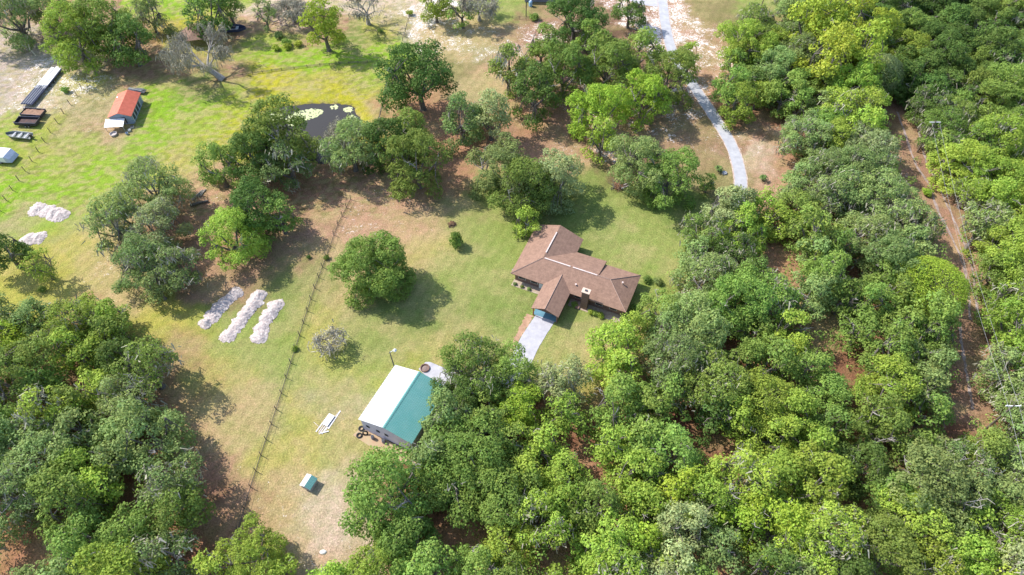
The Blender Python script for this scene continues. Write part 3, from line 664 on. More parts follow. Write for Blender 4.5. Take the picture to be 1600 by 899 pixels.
# saplings and brush under the trees: one mass
ug = np.random.default_rng(77); uc = []; ur = []
for poly, box, n in ((WOOD_R, (500, -15, 1620, 915), 5200), (WOOD_L, (-20, 475, 335, 915), 1100)):
    for _ in range(n):
        px, py = ug.uniform(box[0], box[2]), ug.uniform(box[1], box[3])
        if ug.random() > (7/PPM(px, py))**2*.8: continue
        if not inside_poly(poly, np.array([px]), np.array([py]))[0] or pdist(CORR, px, py) < 22: continue
        if any(math.hypot(px-a, py-b_) < r+8 for a, b_, r in HOLES): continue
        q = P(px, py, 2.5); r = ug.uniform(.6, 1.4)
        if fbm(np.array([q.x]), np.array([q.y]), .12, 2)[0] < .42: continue
        for k in range(3): uc.append(np.array([q.x+ug.normal()*1.1, q.y+ug.normal()*1.1, ug.uniform(.5, 5.0)])); ur.append(r*ug.uniform(.7, 1.1))
ume = leaf_mesh('undergrowth', *leaves_np(uc, ur, 45, .36, ug)); uo = bpy.data.objects.new('undergrowth', ume); C.objects.link(uo)
stuff(uo, 'green saplings and brush filling the gaps under the woodland oaks', 'undergrowth')
print('TREES', len(TREES), 'oaks', sum(e[0].name.startswith('oak') for e in TREES), 'right', nR, 'left', nL)

# ------------------------------------------------------------------ the brown roofed house
shin = rough_mat('brown_shingles', (.33, .205, .15), (.22, .135, .10), 1.1, .9, .15, lo=.3, hi=.7, detail=8)
b = shin.node_tree.nodes['Principled BSDF']; nt = shin.node_tree
wv = nod(nt, 'ShaderNodeTexWave', Scale=1.15, Distortion=.6); wv.bands_direction = 'Z'; wv.inputs['Detail'].default_value = 2
g_ = nt.nodes.new('ShaderNodeNewGeometry'); nt.links.new(g_.outputs['Position'], wv.inputs['Vector'])
old = b.inputs['Base Color'].links[0].from_socket
n6 = noise(nt, 5, 2)
nt.links.new(mixc(nt, 1, mixc(nt, 1, old, mixc(nt, ramp(nt, n6, .3, .7), (.86, .86, .86), (1.12, 1.1, 1.08)), 'MULTIPLY'), mixc(nt, wv.outputs[0], (.965, .965, .965), (1.02, 1.02, 1.02)), 'MULTIPLY'), b.inputs['Base Color'])
ridgem = rough_mat('pale_ridge_vent', (.72, .60, .56), (.58, .46, .42), 2)
brick = rough_mat('brown_brick', (.27, .17, .14), (.17, .10, .08), 4, .9, .3)
fascia = rough_mat('brown_trim', (.16, .10, .08), (.11, .07, .05), 3)
glass, nt, b = new_mat('window_glass'); b.inputs['Base Color'].default_value = (.03, .04, .05, 1); b.inputs['Roughness'].default_value = .08
white = rough_mat('white_paint', (.80, .80, .80), (.70, .70, .69), 1.2, .5)
dark = rough_mat('dark_metal', (.04, .045, .06), (.07, .075, .09), 3, .5)
HO = P(800, 426, 2.7); HR = math.radians(-23.5)
house = thing('ranch_house', 'brown shingled L shaped ranch house with brick chimney and carport', 'house', (HO.x, HO.y, 0), HR)
E0, SL = 2.6, .43
zr = E0+SL*4.9
w_ = MB()
w_.box(.5, 24.0, .5, 9.4, 0, 2.72); w_.box(.2, 9.7, 9.41, 14.1, 0, 2.72)
w_.prism([(.2, 14.1, 2.72), (5.0, 14.1, zr-.22), (9.7, 14.1, 2.72)][::-1], .0) if False else None
w_.add([(.25, 14.09, 2.7), (9.65, 14.09, 2.7), (5, 14.09, zr-.25), (.25, 13.9, 2.7), (9.65, 13.9, 2.7), (5, 13.9, zr-.25)], [(0, 1, 2), (5, 4, 3), (0, 3, 4, 1), (1, 4, 5, 2), (2, 5, 3, 0)])
w_.build('wall', brick, house)
r_ = MB()
th = .16
r_.prism([(-.2, -.2, E0), (24.7, -.3, E0), (19.6, 4.7, zr), (5, 4.7, zr)], th)                                   # front slope
r_.prism([(-.4, 14.7, E0), (-.2, -.2, E0), (5, 4.7, zr), (5, 14.7, zr)], th)                                     # left slope
r_.prism([(5, 14.7, zr), (5, 4.7, zr), (10.4, 10.7, E0-.05), (10.4, 14.7, E0-.05)], th)                         # right side of the wing
r_.prism([(5, 4.7, zr), (17, 4.7, zr), (17, 10.7, E0+.12), (10.4, 10.7, E0-.05)], th)                            # rear slope, left part
r_.prism([(17, 4.7, zr-.03), (19.6, 4.7, zr), (24.7, 10, E0-.02), (17, 10, E0-.16)], th)                         # rear slope, right part
r_.prism([(19.6, 4.7, zr), (24.7, -.3, E0), (24.7, 10, E0)], th)                                                  # right hip
roof = r_.build('roof', shin, house)
v_ = MB()
v_.box(5.3, 11.0, 4.58, 4.82, zr-.02, zr+.10); v_.box(11.5, 16.8, 4.58, 4.82, zr-.02, zr+.10); v_.box(4.88, 5.12, 6.2, 12.4, zr-.02, zr+.10)
v_.build('ridge_vent', ridgem, house)
hc = rough_mat('ridge_cap', (.42, .29, .24), (.33, .22, .18), 3)
h_ = MB(); h_.tube([(-.2, -.2, E0+.03), (5, 4.7, zr+.02)], .09, 4); h_.tube([(24.7, 10, E0+.03), (19.6, 4.7, zr+.02), (16.9, 4.7, zr+.02)], .09, 4); h_.tube([(24.7, -.3, E0+.03), (19.6, 4.7, zr+.02)], .07, 4)
h_.build('hip_cap', hc, house)
g_ = MB(); g_.box(17.0, 17.06, 4.9, 10.7, E0, E0+.0) if False else None
g_.add([(17.02, 4.9, zr-.1), (17.02, 10.7, E0-.3), (17.02, 10.7, E0+.1), (17.02, 4.9, zr-.01)], [(0, 1, 2, 3)]).build('roof_step', fascia, house)
# carport
cp_ = MB(); cz = E0+SL*2.9
cp_.prism([(7.1, -6.8, E0+.03), (10, -6.8, cz), (10, 2.75, cz), (7.1, -.15, E0+.03)], th); cp_.prism([(10, -6.8, cz), (12.9, -6.8, E0+.03), (12.9, -.15, E0+.03), (10, 2.75, cz)], th)
cr = cp_.build('carport_roof', shin, house)
MB().tube([(10, -6.8, cz+.02), (10, 2.7, cz+.02)], .09, 4).build('ridge_cap', hc, cr)
MB().add([(7.4, -6.6, E0), (12.6, -6.6, E0), (10, -6.6, cz-.2), (7.4, -6.45, E0), (12.6, -6.45, E0), (10, -6.45, cz-.2)], [(0, 1, 2), (5, 4, 3), (0, 3, 4, 1), (1, 4, 5, 2), (2, 5, 3, 0)]).build('carport_gable', fascia, cr)
orange = rough_mat('rust_red_post', (.45, .13, .07), (.36, .10, .05), 3)
for x, y in ((7.5, -6.45), (7.5, -3.3), (12.5, -6.45)):
    MB().box(x-.09, x+.09, y-.09, y+.09, 0, E0-.1).build('carport_post', orange if x < 9 else brick, house)
MB().box(12.35, 12.5, -6.2, .45, 0, E0-.15).build('carport_wall', brick, house)
blue = rough_mat('blue_painted_slab', (.14, .30, .38), (.10, .22, .30), 1.2, .6)
MB().box(7.35, 12.3, -6.25, .45, .0, .09).build('carport_floor', blue, house)
# chimney, openings
ch = MB().box(15.5, 16.9, -1.0, -.02, 0, 5.3).build('chimney', brick, house)
tanc = rough_mat('pale_mortar_cap', (.66, .52, .42), (.56, .42, .34), 3)
k_ = MB(); k_.box(15.35, 17.05, -1.15, .13, 5.3, 5.46); k_.build('chimney_cap', tanc, ch)
MB().box(15.95, 16.45, -.7, -.3, 5.46, 5.62).build('flue', dark, ch)
MB().box(14.6, 15.4, -1.6, -1.0, 0, .35).build('hearth_step', brick, house)
def window(x, y, wd, hgt, sill, side='f', name='window'):
    a = MB(); g = MB(); z0, z1 = sill, sill+hgt
    if side == 'f':
        a.box(x, x+wd, y-.05, y, z0, z1); g.box(x+.07, x+wd-.07, y-.065, y-.045, z0+.07, z1-.07)
    else:
        a.box(y, y+.05, x, x+wd, z0, z1); g.box(y+.045, y+.065, x+.07, x+wd-.07, z0+.07, z1-.07)
    f = a.build(name, white, house); g.build('pane', glass, f)
for x in (1.3, 4.0): window(x, .5, 1.6, 1.1, .95)
for x in (13.6, 18.2, 21.2): window(x, .5, 1.5, 1.1, .95)
window(3, 24.0, 1.2, 1, 1, 's'); window(6.6, 24.0, 1.2, 1, 1, 's')
d_ = MB().box(5.9, 6.85, .42, .5, 0, 2.1).build('front_door', white, house); MB().box(6.7, 6.76, .37, .42, 1, 1.1).build('handle', dark, d_)
for x, y, z in ((13.4, 1.6, 3.35), (22, 5.4, 3.9)):
    MB().disc_stack(x, y, [(.12, z-.3), (.12, z+.3), (.2, z+.3), (.2, z+.38)], 8).build('vent_pipe', ridgem, house)
def HL(u, v):
    c, s_ = math.cos(HR), math.sin(HR); return (HO.x+u*c-v*s_, HO.y+u*s_+v*c, 0)
bed = rough_mat('planting_bed', (.34, .24, .18), (.46, .40, .30), 2.5, .95, .3)
def flat(name, uv, z, mat, fr=HL):
    o = MB().add([(fr(*q)[0], fr(*q)[1], z) for q in uv], [tuple(range(len(uv)))]).build(name, mat); return struct(o)
flat('planting_bed', [(.3, -1.2), (6.9, -1.2), (6.9, .5), (.3, .5)], .036, bed)
flat('planting_bed', [(13, -1.4), (24, -1.5), (24, .5), (13, .5)], .036, bed)
flat('planting_bed', [(10.4, 9.3), (17, 9.3), (17, 11.3), (10.4, 11.6)], .036, bed)
def shrub_at(u, v, R, kind, label, Hs=1.0, group=None, fr=None):
    s_ = shrub(800, 450, R, kind, label, Hs, group); q = (fr or HL)(u, v); s_.location = (q[0], q[1], 0); return s_
for i, (u, v, R_, k_, l_) in enumerate([(14.2, -.9, .8, 'mid', 'small green shrub in the corner between carport and chimney'), (17.9, -1.3, .75, 'bright', 'bright shrub immediately right of the brick chimney'),
    (19.0, -1.3, .8, 'mid', 'second shrub to the right of the brick chimney'), (20.1, -1.4, .85, 'bright', 'third shrub to the right of the brick chimney'),
    (1.0, -.7, .5, 'olive', 'low drab shrub under the left front corner of the house'), (2.6, -.8, .45, 'mid', 'low shrub under the left front windows'), (4.2, -.8, .5, 'olive', 'low drab shrub between the left windows and the front door'),
    (25.9, 2.9, 1.15, 'mid', 'round green shrub beside the right end wall of the house'), (26.0, 11.1, 1.1, 'dark', 'dark shrub off the rear right corner of the house'),
    (28.2, 11.6, 1.1, 'olive', 'brownish shrub farther from the rear right corner of the house'), (-1.6, 13.6, 1.2, 'bright', 'bright shrub at the rear left corner of the house')]):
    shrub_at(u, v, R_, k_, l_)
q = HL(25.4, -.3); ac = thing('air_conditioner', 'pale blue grey air conditioning unit beside the right house wall', 'air conditioner', q, HR)
a_ = MB(); a_.box(-.45, .45, -.45, .45, 0, .85); a_.build('casing', rough_mat('ac_grey', (.5, .55, .62), (.42, .46, .52), 2, .5), ac)
MB().disc_stack(0, 0, [(.36, .85), (.36, .9), (.28, .92)], 14).build('fan_grille', dark, ac)
q = HL(-.5, 2.2); hr = thing('hose_reel', 'small blue hose reel at the left wall of the house', 'hose reel', q, HR)
MB().box(-.35, .35, -.2, .2, 0, .5).build('stand', rough_mat('blue_plastic', (.2, .38, .6), (.15, .3, .5), 3, .4), hr)
a_ = MB(); a_.tube([(-.35, 0, .6), (.35, 0, .6)], .28, 10); a_.build('reel', rough_mat('blue_hose', (.3, .5, .7), (.2, .35, .55), 6), hr)

# ------------------------------------------------------------------ the white and green barn
BO = P(560, 655, 4.2); BR = math.radians(-25.5)
def BL(u, v): c, s_ = math.cos(BR), math.sin(BR); return (BO.x+u*c-v*s_, BO.y+u*s_+v*c, 0)
barn = thing('barn', 'gabled metal barn with one white and one green roof slope', 'barn', (BO.x, BO.y, 0), BR)
def ribbed(name, col, col2, sc):
    m = rough_mat(name, col, col2, .5, .45, 0, spec=.4, lo=.35, hi=.75, detail=8); nt = m.node_tree; b = nt.nodes['Principled BSDF']
    tc = nt.nodes.new('ShaderNodeTexCoord'); wv = nod(nt, 'ShaderNodeTexWave', Scale=sc); wv.bands_direction = 'Y'; wv.inputs['Distortion'].default_value = 0
    nt.links.new(tc.outputs['Object'], wv.inputs['Vector']); bp = nt.nodes.new('ShaderNodeBump'); bp.inputs['Strength'].default_value = .9; bp.inputs['Distance'].default_value = .12
    nt.links.new(wv.outputs[0], bp.inputs['Height']); nt.links.new(bp.outputs[0], b.inputs['Normal']); return m
wr_ = ribbed('white_metal_roof', (.66, .67, .69), (.56, .57, .59), .7)
gr_ = ribbed('green_metal_roof', (.11, .31, .29), (.15, .34, .32), .7)
bw = rough_mat('lavender_grey_metal', (.62, .64, .80), (.52, .54, .72), .8, .5)
W, L, ez, rz_ = 10.8, 12.2, 4.2, 5.6
MB().prism([(0, -.05, ez), (W/2, -.05, rz_), (W/2, L, rz_), (0, L, ez)], .1).build('white_roof_slope', wr_, barn)
MB().prism([(W/2, -.05, rz_), (W, -.05, ez), (W, L, ez), (W/2, L, rz_)], .1).build('green_roof_slope', gr_, barn)
MB().add([(W/2-.25, -.07, rz_-.03), (W/2, -.07, rz_+.06), (W/2+.25, -.07, rz_-.03), (W/2-.25, L+.02, rz_-.03), (W/2, L+.02, rz_+.06), (W/2+.25, L+.02, rz_-.03)], [(0, 1, 4, 3), (1, 2, 5, 4)]).build('ridge_cap', gr_, barn)
w_ = MB()
w_.box(.25, W-.25, .2, .3, 0, ez-.12); w_.box(.25, W-.25, L-.5, L-.4, 0, ez-.12); w_.box(.2, .3, .3, L-.5, 0, ez-.12); w_.box(W-.3, W-.2, .3, L-.5, 0, ez-.12)
for v in (.2, L-.5): w_.add([(.3, v, ez-.12), (W-.3, v, ez-.12), (W/2, v, rz_-.14), (.3, v+.1, ez-.12), (W-.3, v+.1, ez-.12), (W/2, v+.1, rz_-.14)], [(0, 1, 2), (5, 4, 3), (1, 4, 5, 2), (2, 5, 3, 0)])
w_.build('wall', bw, barn)
for u in (1.1, 3.2, 4.9): 
    f = MB().box(u, u+.7, .14, .2, 1.9, 2.6).build('window', dark, barn); MB().box(u+.08, u+.62, .125, .14, 1.97, 2.53).build('pane', glass, f)
MB().box(-.04, .06, -.02, L, ez-.22, ez-.06).build('gutter', rough_mat('gutter_green', (.14, .3, .28), (.1, .24, .22), 2), barn)
MB().box(5.2, 10.2, .12, .2, 0, .25).build('base_trim', dark, barn)
flat('barn_dirt', [(-1.0, -1.6), (3.5, -2.2), (8.5, -2.6), (12.5, -1.8), (12.5, .7), (-.4, .7)], .032, rough_mat('orange_dirt', (.44, .28, .18), (.42, .34, .20), .8, .95, .3), BL)
q = P(664, 576); fp = thing('fire_pit', 'round brown fire pit on the white concrete beside the barn', 'fire pit', (q.x, q.y, .05))
MB().disc_stack(0, 0, [(.9, 0), (.9, .3), (.72, .3), (.7, .06)], 20).build('ring', brick, fp); MB().disc_stack(0, 0, [(.7, .06), (.3, .16), (.05, .2)], 14).build('ash', rough_mat('ash', (.30, .22, .19), (.18, .13, .12), 5), fp)
# light on a pole at the barn's upper corner
q = Vector(BL(-.5, 12.5)); lp = thing('light_pole', 'dark pole with a white lamp at the upper left barn corner', 'lamp', (q.x, q.y, 0)); lp.scale.z = 1.25
MB().tube([(0, 0, 0), (-.25, 0, 6.2)], [.13, .09], 8).build('pole', dark, lp); MB().tube([(-.25, 0, 6.1), (.5, .2, 6.5)], .05, 6).build('arm', white, lp); MB().disc_stack(.7, .25, [(.12, 6.65), (.34, 6.45), (.3, 6.3)], 10).build('lamp_head', white, lp)
# things at the barn's lower left corner
rub = rough_mat('black_rubber', (.03, .03, .03), (.05, .05, .05), 5)
def tyre(q, z, lab, tilt=0):
    vs = []; fs = []; n, k = 16, 8
    for i in range(n):
        for j in range(k):
            a, b_ = 2*PI*i/n, 2*PI*j/k; rr = .42+.14*math.cos(b_); vs.append((rr*math.cos(a), rr*math.sin(a), .14+.14*math.sin(b_)))
    for i in range(n):
        for j in range(k): fs.append((i*k+j, (i+1) % n*k+j, (i+1) % n*k+(j+1) % k, i*k+(j+1) % k))
    o = MB().add(vs, fs).build('tyre', rub, None, (q[0], q[1], z)); o.rotation_euler.x = tilt; tag(o, lab, 'tyre', 'tyres at the barn corner')
tyre(BL(.1, -1.2), 0, 'black tyre lying flat in front of the lower left barn corner'); tyre(BL(.9, -.35), .35, 'black tyre leaning on the barn wall near its lower left corner', 1.1); tyre(BL(-.3, .1), 0, 'black tyre lying nearest the lower left barn wall edge')
for u, v, l_ in ((2.6, -.6, 'grey barrel standing in front of the barn wall, left one of two'), (4.7, -.4, 'grey barrel standing in front of the barn wall, right one of two')):
    t = thing('barrel', l_, 'barrel', BL(u, v), 0, 'barrels at the barn wall'); MB().disc_stack(0, 0, [(.28, 0), (.31, .3), (.31, .6), (.28, .88)], 14).build('drum', rough_mat('barrel_grey', (.3, .3, .4), (.22, .22, .3), 3), t); MB().disc_stack(0, 0, [(.27, .88), (.25, .9)], 14).build('lid', dark, t)

# ------------------------------------------------------------------ gravel windrows and heaps (loads tipped one beside another)
grav = rough_mat('white_limestone_gravel', (.72, .65, .60), (.44, .37, .35), 2.6, .95, .9, lo=.36, hi=.50, detail=8)
def windrow(name, label, cat, pixs, wpx, h, seed, group):
    ps = [P(*p) for p in pixs]; R_ = wpx/PPM(*pixs[0])
    rnd = np.random.default_rng(seed); cx_, cy_ = ps[0].x, ps[0].y
    blobs = []
    for i in range(len(ps)-1):
        n = max(1, int((ps[i+1]-ps[i]).length/(R_*.85)))
        for k in range(n+(i == len(ps)-2)):
            p = ps[i].lerp(ps[i+1], k/n); blobs.append((p.x+rnd.normal()*.15, p.y+rnd.normal()*.15, R_*rnd.uniform(.85, 1.15), h*rnd.uniform(.75, 1.2)))
    bl = np.array(blobs); x0, x1 = bl[:, 0].min()-R_*1.5, bl[:, 0].max()+R_*1.5; y0, y1 = bl[:, 1].min()-R_*1.5, bl[:, 1].max()+R_*1.5
    gx, gy = np.meshgrid(np.arange(x0, x1, .12), np.arange(y0, y1, .12))
    z = np.full(gx.shape, -1.0)
    for a, b_, r, hh in bl:
        d = np.hypot(gx-a, gy-b_)*(1+.10*np.sin(3*np.arctan2(gy-b_, gx-a)+a)); z = np.maximum(z, hh*(1-(d/r)**1.15))
    z = z+.24*(fbm(gx+9, gy, 1.5)-.5)+.2*(fbm(gx, gy, 4)-.5); ok = z > -.02
    idx = np.arange(gx.size).reshape(gx.shape); f = np.stack([idx[:-1, :-1], idx[:-1, 1:], idx[1:, 1:], idx[1:, :-1]], -1)
    keep = ok[:-1, :-1] & ok[1:, 1:] & ok[:-1, 1:] & ok[1:, :-1]; f = f[keep]
    used = np.unique(f); remap = -np.ones(gx.size, int); remap[used] = np.arange(len(used))
    vv = np.stack([gx-cx_, gy-cy_, np.maximum(z, -.02)+.02], -1).reshape(-1, 3)[used]
    me = np_mesh(name, vv, remap[f].ravel(), 4); me.materials.append(grav)
    o = bpy.data.objects.new(name, me); C.objects.link(o); o.location = (cx_, cy_, 0); return tag(o, label, cat, group)
windrow('gravel_windrow', 'long shaded gravel heap nearest the grey green grove, leftmost of three', 'gravel heap', [(321, 506), (343, 482), (368, 458)], 13, .75, 1, 'gravel heaps on the grass')
windrow('gravel_windrow', 'long white gravel heap, middle one of three parallel', 'gravel heap', [(357, 524), (383, 492), (408, 460)], 13, .75, 2, 'gravel heaps on the grass')
windrow('gravel_windrow', 'shorter white gravel heap nearest the fence, rightmost of three', 'gravel heap', [(404, 524), (417, 500), (431, 478)], 13, .75, 3, 'gravel heaps on the grass')
windrow('gravel_heap', 'oblong bright white heap in the pasture, upper of two', 'gravel heap', [(60, 327), (76, 331), (94, 337)], 13, .85, 4, 'white heaps in the pasture')
windrow('gravel_heap', 'rounded white heap with darker spots, lower of two in the pasture', 'gravel heap', [(46, 374), (58, 372)], 14, .85, 5, 'white heaps in the pasture')

# ------------------------------------------------------------------ small sheds, lumber, red shed
def gable_shed(t, W, L, ez, rz, ml, mr, wall, over=.25):
    MB().prism([(-over, -over, ez), (W/2, -over, rz), (W/2, L+over, rz), (-over, L+over, ez)], .07).build('roof_slope', ml, t)
    MB().prism([(W/2, -over, rz), (W+over, -over, ez), (W+over, L+over, ez), (W/2, L+over, rz)], .07).build('roof_slope', mr, t)
    w_ = MB(); e = ez-.08+over*(rz-ez)/(W/2+over)
    for v in (0, L-.06): w_.add([(0, v, 0), (W, v, 0), (W, v, e), (W/2, v, rz-.09), (0, v, e), (0, v+.06, 0), (W, v+.06, 0), (W, v+.06, e), (W/2, v+.06, rz-.09), (0, v+.06, e)], [(0, 1, 2, 3, 4), (9, 8, 7, 6, 5), (0, 5, 6, 1), (1, 6, 7, 2), (4, 9, 5, 0), (2, 7, 8, 3), (3, 8, 9, 4)])
    w_.box(0, .06, .06, L-.06, 0, e); w_.box(W-.06, W, .06, L-.06, 0, e)
    w_.build('wall', wall, t)
q = P(472, 762); cs_ = thing('small_shed', 'tiny shed with white and green roof alone on the sandy paddock', 'shed', (q.x, q.y, 0), math.radians(-24))
gable_shed(cs_, 1.9, 2.0, 1.2, 1.65, wr_, gr_, rough_mat('shed_grey', (.45, .45, .5), (.35, .35, .4), 2), .12)
wood = rough_mat('weathered_boards', (.62, .56, .52), (.42, .36, .34), 3); whitewood = rough_mat('white_boards', (.80, .78, .78), (.66, .63, .64), 3)
lp0 = P(512, 660)
def board(u, v, a, L, wd, z, mat, lab):
    o = MB().box(-L/2, L/2, -wd/2, wd/2, 0, .07).build('plank', mat); o.location = (lp0.x+u, lp0.y+v, z); o.rotation_euler.z = math.radians(a); tag(o, lab, 'plank', 'boards in the heap on the lawn')
o = MB().box(-1.15, 1.15, -.6, .6, 0, .12).build('roofing_sheet', white); o.location = (lp0.x+.1, lp0.y+.35, .2); o.rotation_euler.z = math.radians(64); tag(o, 'white panel on top of the lumber heap below the light pole', 'panel')
LB = ['leftmost long board of the lumber heap, jutting down', 'second board from the left in the lumber heap', 'dark board left of centre in the lumber heap', 'board in the middle under the white panel', 'board right of the white panel in the lumber heap', 'rightmost long board of the lumber heap, jutting up', 'short board crossing the lumber heap at its lower end', 'thin board lying loose left of the lumber heap']
for (u, v, a, L, wd, z, mt), l_ in zip([(-.95, -.3, 63, 3.6, .2, 0, whitewood), (-.6, -.5, 66, 3.4, .18, .0, wood), (-.25, -.7, 62, 3.8, .22, 0, wood), (.1, -.8, 65, 3.4, .2, .0, whitewood), (.75, .1, 64, 3.9, .2, 0, wood), (1.15, .5, 66, 3.9, .22, 0, whitewood), (-.2, -2.0, 15, 1.5, .2, .09, whitewood), (-1.9, -.5, 140, 1.6, .08, 0, wood)], LB): board(u, v, a, L, wd, z, mt, l_)
q = P(505, 863); o = MB().disc_stack(0, 0, [(.55, 0), (.62, .12), (.4, .3), (.1, .36)], 9).build('white_tarp_bundle', white, None, (q.x, q.y, 0)); tag(o, 'small white bundle on the sand near the bottom edge', 'bundle'); o.scale = (.9, .6, .8)
# red shed
q = P(193, 210); ra = math.radians(-5)
def RL(u, v): c, s_ = math.cos(ra), math.sin(ra); return (q_r.x+u*c-v*s_, q_r.y+u*s_+v*c, 0)
q_r = q
redm = rough_mat('deep_red_roof', (.52, .13, .08), (.42, .10, .06), 1.2, .6); redl = rough_mat('pale_red_roof', (.60, .19, .12), (.48, .13, .08), 1.2, .6)  # two reds for one roof: left slope paler, right slope deeper
bluew = rough_mat('blue_grey_boards', (.22, .28, .38), (.34, .40, .50), 2.5)
rq = P(167.5, 184, 2.5)
rs = thing('red_shed', 'blue grey shed with a red gabled metal roof in the green pasture', 'shed', (rq.x, rq.y, 0), math.radians(-8))
def shed_rot(ob, a): ob.rotation_euler.z = a
gable_shed(rs, 5.3, 9.3, 2.5, 3.6, redl, redm, bluew, .3)
rs.rotation_euler.z = math.radians(5); rs.location.x += .3; rs.location.y += .3
MB().box(2.9, 3.8, -.06, -.01, .3, 2.1).build('door', dark, rs)
for v in (1.0, 2.6, 4.2, 5.8): MB().box(5.31, 5.36, v, v+.9, .5, 1.9).build('window', dark, rs)
for v in (.6, 2.25, 3.85, 5.45, 7.1, 8.7): MB().box(5.31, 5.39, v, v+.12, 0, 2.3).build('batten', white, rs)
MB().box(-.1, .5, 7.6, 8.1, 2.65, 2.72).build('roof_patch', white, rs)
MB().prism([(-.9, -2.9, 1.5), (3.8, -2.9, 1.5), (3.8, -.35, 2.1), (-.9, -.35, 2.1)], .06).build('lean_to_roof', white, rs)
for x, y, z in ((-.7, -2.7, 1.4), (3.6, -2.7, 1.4), (-.7, -.5, 1.95), (3.6, -.5, 1.95)): MB().box(x-.05, x+.05, y-.05, y+.05, 0, z).build('lean_to_post', wood, rs)
# ------------------------------------------------------------------ trailers and boats in the sandy yard
def wheels(t, xs, ys, r=.33):
    for x in xs:
        for y in ys:
            w_ = MB(); w_.tube([(x, y-.1, r), (x, y+.1, r)], r, 12); o = w_.build('wheel', rub, t); MB().tube([(x, y-.12, r), (x, y+.12, r)], r*.5, 8).build('rim', rough_mat_grey, o)
rough_mat_grey = rough_mat('grey_steel', (.45, .46, .50), (.3, .31, .34), 3, .4)
navy = rough_mat('navy_steel', (.035, .05, .11), (.06, .075, .15), 2, .5); blk = rough_mat('black_steel', (.03, .03, .04), (.06, .055, .06), 3, .5)
a0, a1 = P(44, 167), P(92, 110); dv = a1-a0; fa = math.atan2(dv.y, dv.x); Lf = dv.length
fl = thing('flatbed_trailer', 'long dark flatbed trailer parked under the bright oak by the yard fence', 'trailer', (a0.x, a0.y, 0), fa)
f_ = MB(); f_.box(0, Lf, -1.45, 1.45, .7, .82); f_.box(0, Lf, -1.55, -1.45, .6, .9); f_.box(0, Lf, 1.45, 1.55, .6, .9); f_.build('deck', navy, fl)
f_ = MB(); f_.tube([(-1.8, 0, .6), (0, .7, .72)], .07, 6); f_.tube([(-1.8, 0, .6), (0, -.7, .72)], .07, 6); f_.build('drawbar', blk, fl); wheels(fl, (Lf*.55, Lf*.66), (-1.66, 1.66))
for k in range(9): MB().box(.1, Lf*.5, -1.36+k*.32, -1.24+k*.32, .83, .98).build('deck_rail', rough_mat_grey if k % 2 else navy, fl)
for i, (u, v, L_, wd, z, l_) in enumerate([(Lf*.42, -1.0, Lf*.56, .95, .84, 'white metal sheet on the flatbed trailer, lower left pile'), (Lf*.48, -.02, Lf*.54, .95, .84, 'white metal sheet on the flatbed trailer, centre pile'), (Lf*.42, .98, Lf*.58, .95, .84, 'white metal sheet on the flatbed trailer, upper pile'), (Lf*.5, -.5, Lf*.4, .5, .93, 'white metal sheet lying on top of the flatbed load')]):
    c, s_ = math.cos(fa), math.sin(fa); o = MB().box(0, L_, -wd/2, wd/2, 0, .08).build('metal_sheet', white, None, (a0.x+u*c-v*s_, a0.y+u*s_+v*c, z)); o.rotation_euler.z = fa+random.uniform(-.03, .03); tag(o, l_, 'metal sheet', 'white sheets on the flatbed trailer')
def dump(px, py, a, lab, full):
    q = P(px, py); t = thing('dump_trailer', lab, 'trailer', (q.x, q.y, 0), a, 'dump trailers in the yard')
    b_ = MB(); L_, W_ = 5.6, 2.6
    b_.box(-L_/2, L_/2, -W_/2, W_/2, .55, .65)
    b_.box(-L_/2, L_/2, -W_/2, -W_/2+.07, .65, 1.3); b_.box(-L_/2, L_/2, W_/2-.07, W_/2, .65, 1.3); b_.box(-L_/2, -L_/2+.07, -W_/2+.07, W_/2-.07, .65, 1.3); b_.box(L_/2-.07, L_/2, -W_/2+.07, W_/2-.07, .65, 1.3)
    b_.build('dump_box', blk, t)
    r_ = MB(); 
    for y in (-W_/2-.03, W_/2+.03): r_.box(-L_/2-.02, L_/2+.02, y-.04, y+.04, 1.3, 1.38)
    r_.build('top_rail', navy, t)
    c_ = MB(); c_.tube([(-L_/2-1.3, 0, .5), (-L_/2, .5, .6)], .06, 6); c_.tube([(-L_/2-1.3, 0, .5), (-L_/2, -.5, .6)], .06, 6); c_.build('drawbar', blk, t)
    wheels(t, (-.1, .75), (-W_/2-.14, W_/2+.14))
    gx, gy = np.meshgrid(np.linspace(-L_/2+.09, L_/2-.09, 26), np.linspace(-W_/2+.09, W_/2-.09, 14)); z = (1.0 if full else .70)+(.32 if full else .08)*(fbm(gx+px, gy, 1.6)-.3)
    idx = np.arange(gx.size).reshape(gx.shape); f = np.stack([idx[:-1, :-1], idx[:-1, 1:], idx[1:, 1:], idx[1:, :-1]], -1).reshape(-1)
    me = np_mesh('soil_load', np.stack([gx, gy, z], -1).reshape(-1, 3), f, 4); me.materials.append(rough_mat('brown_soil', (.34, .19, .12), (.22, .13, .09), 3) if full else rough_mat('rusty_floor', (.12, .06, .05), (.05, .045, .05), 1.5))
    l = bpy.data.objects.new('soil_load', me); C.objects.link(l); l.parent = t
dump(55, 181, math.radians(-6), 'dump trailer filled with brown soil, upper of the two', True)
dump(46, 194, math.radians(-3), 'almost empty black dump trailer, lower of the two', False)
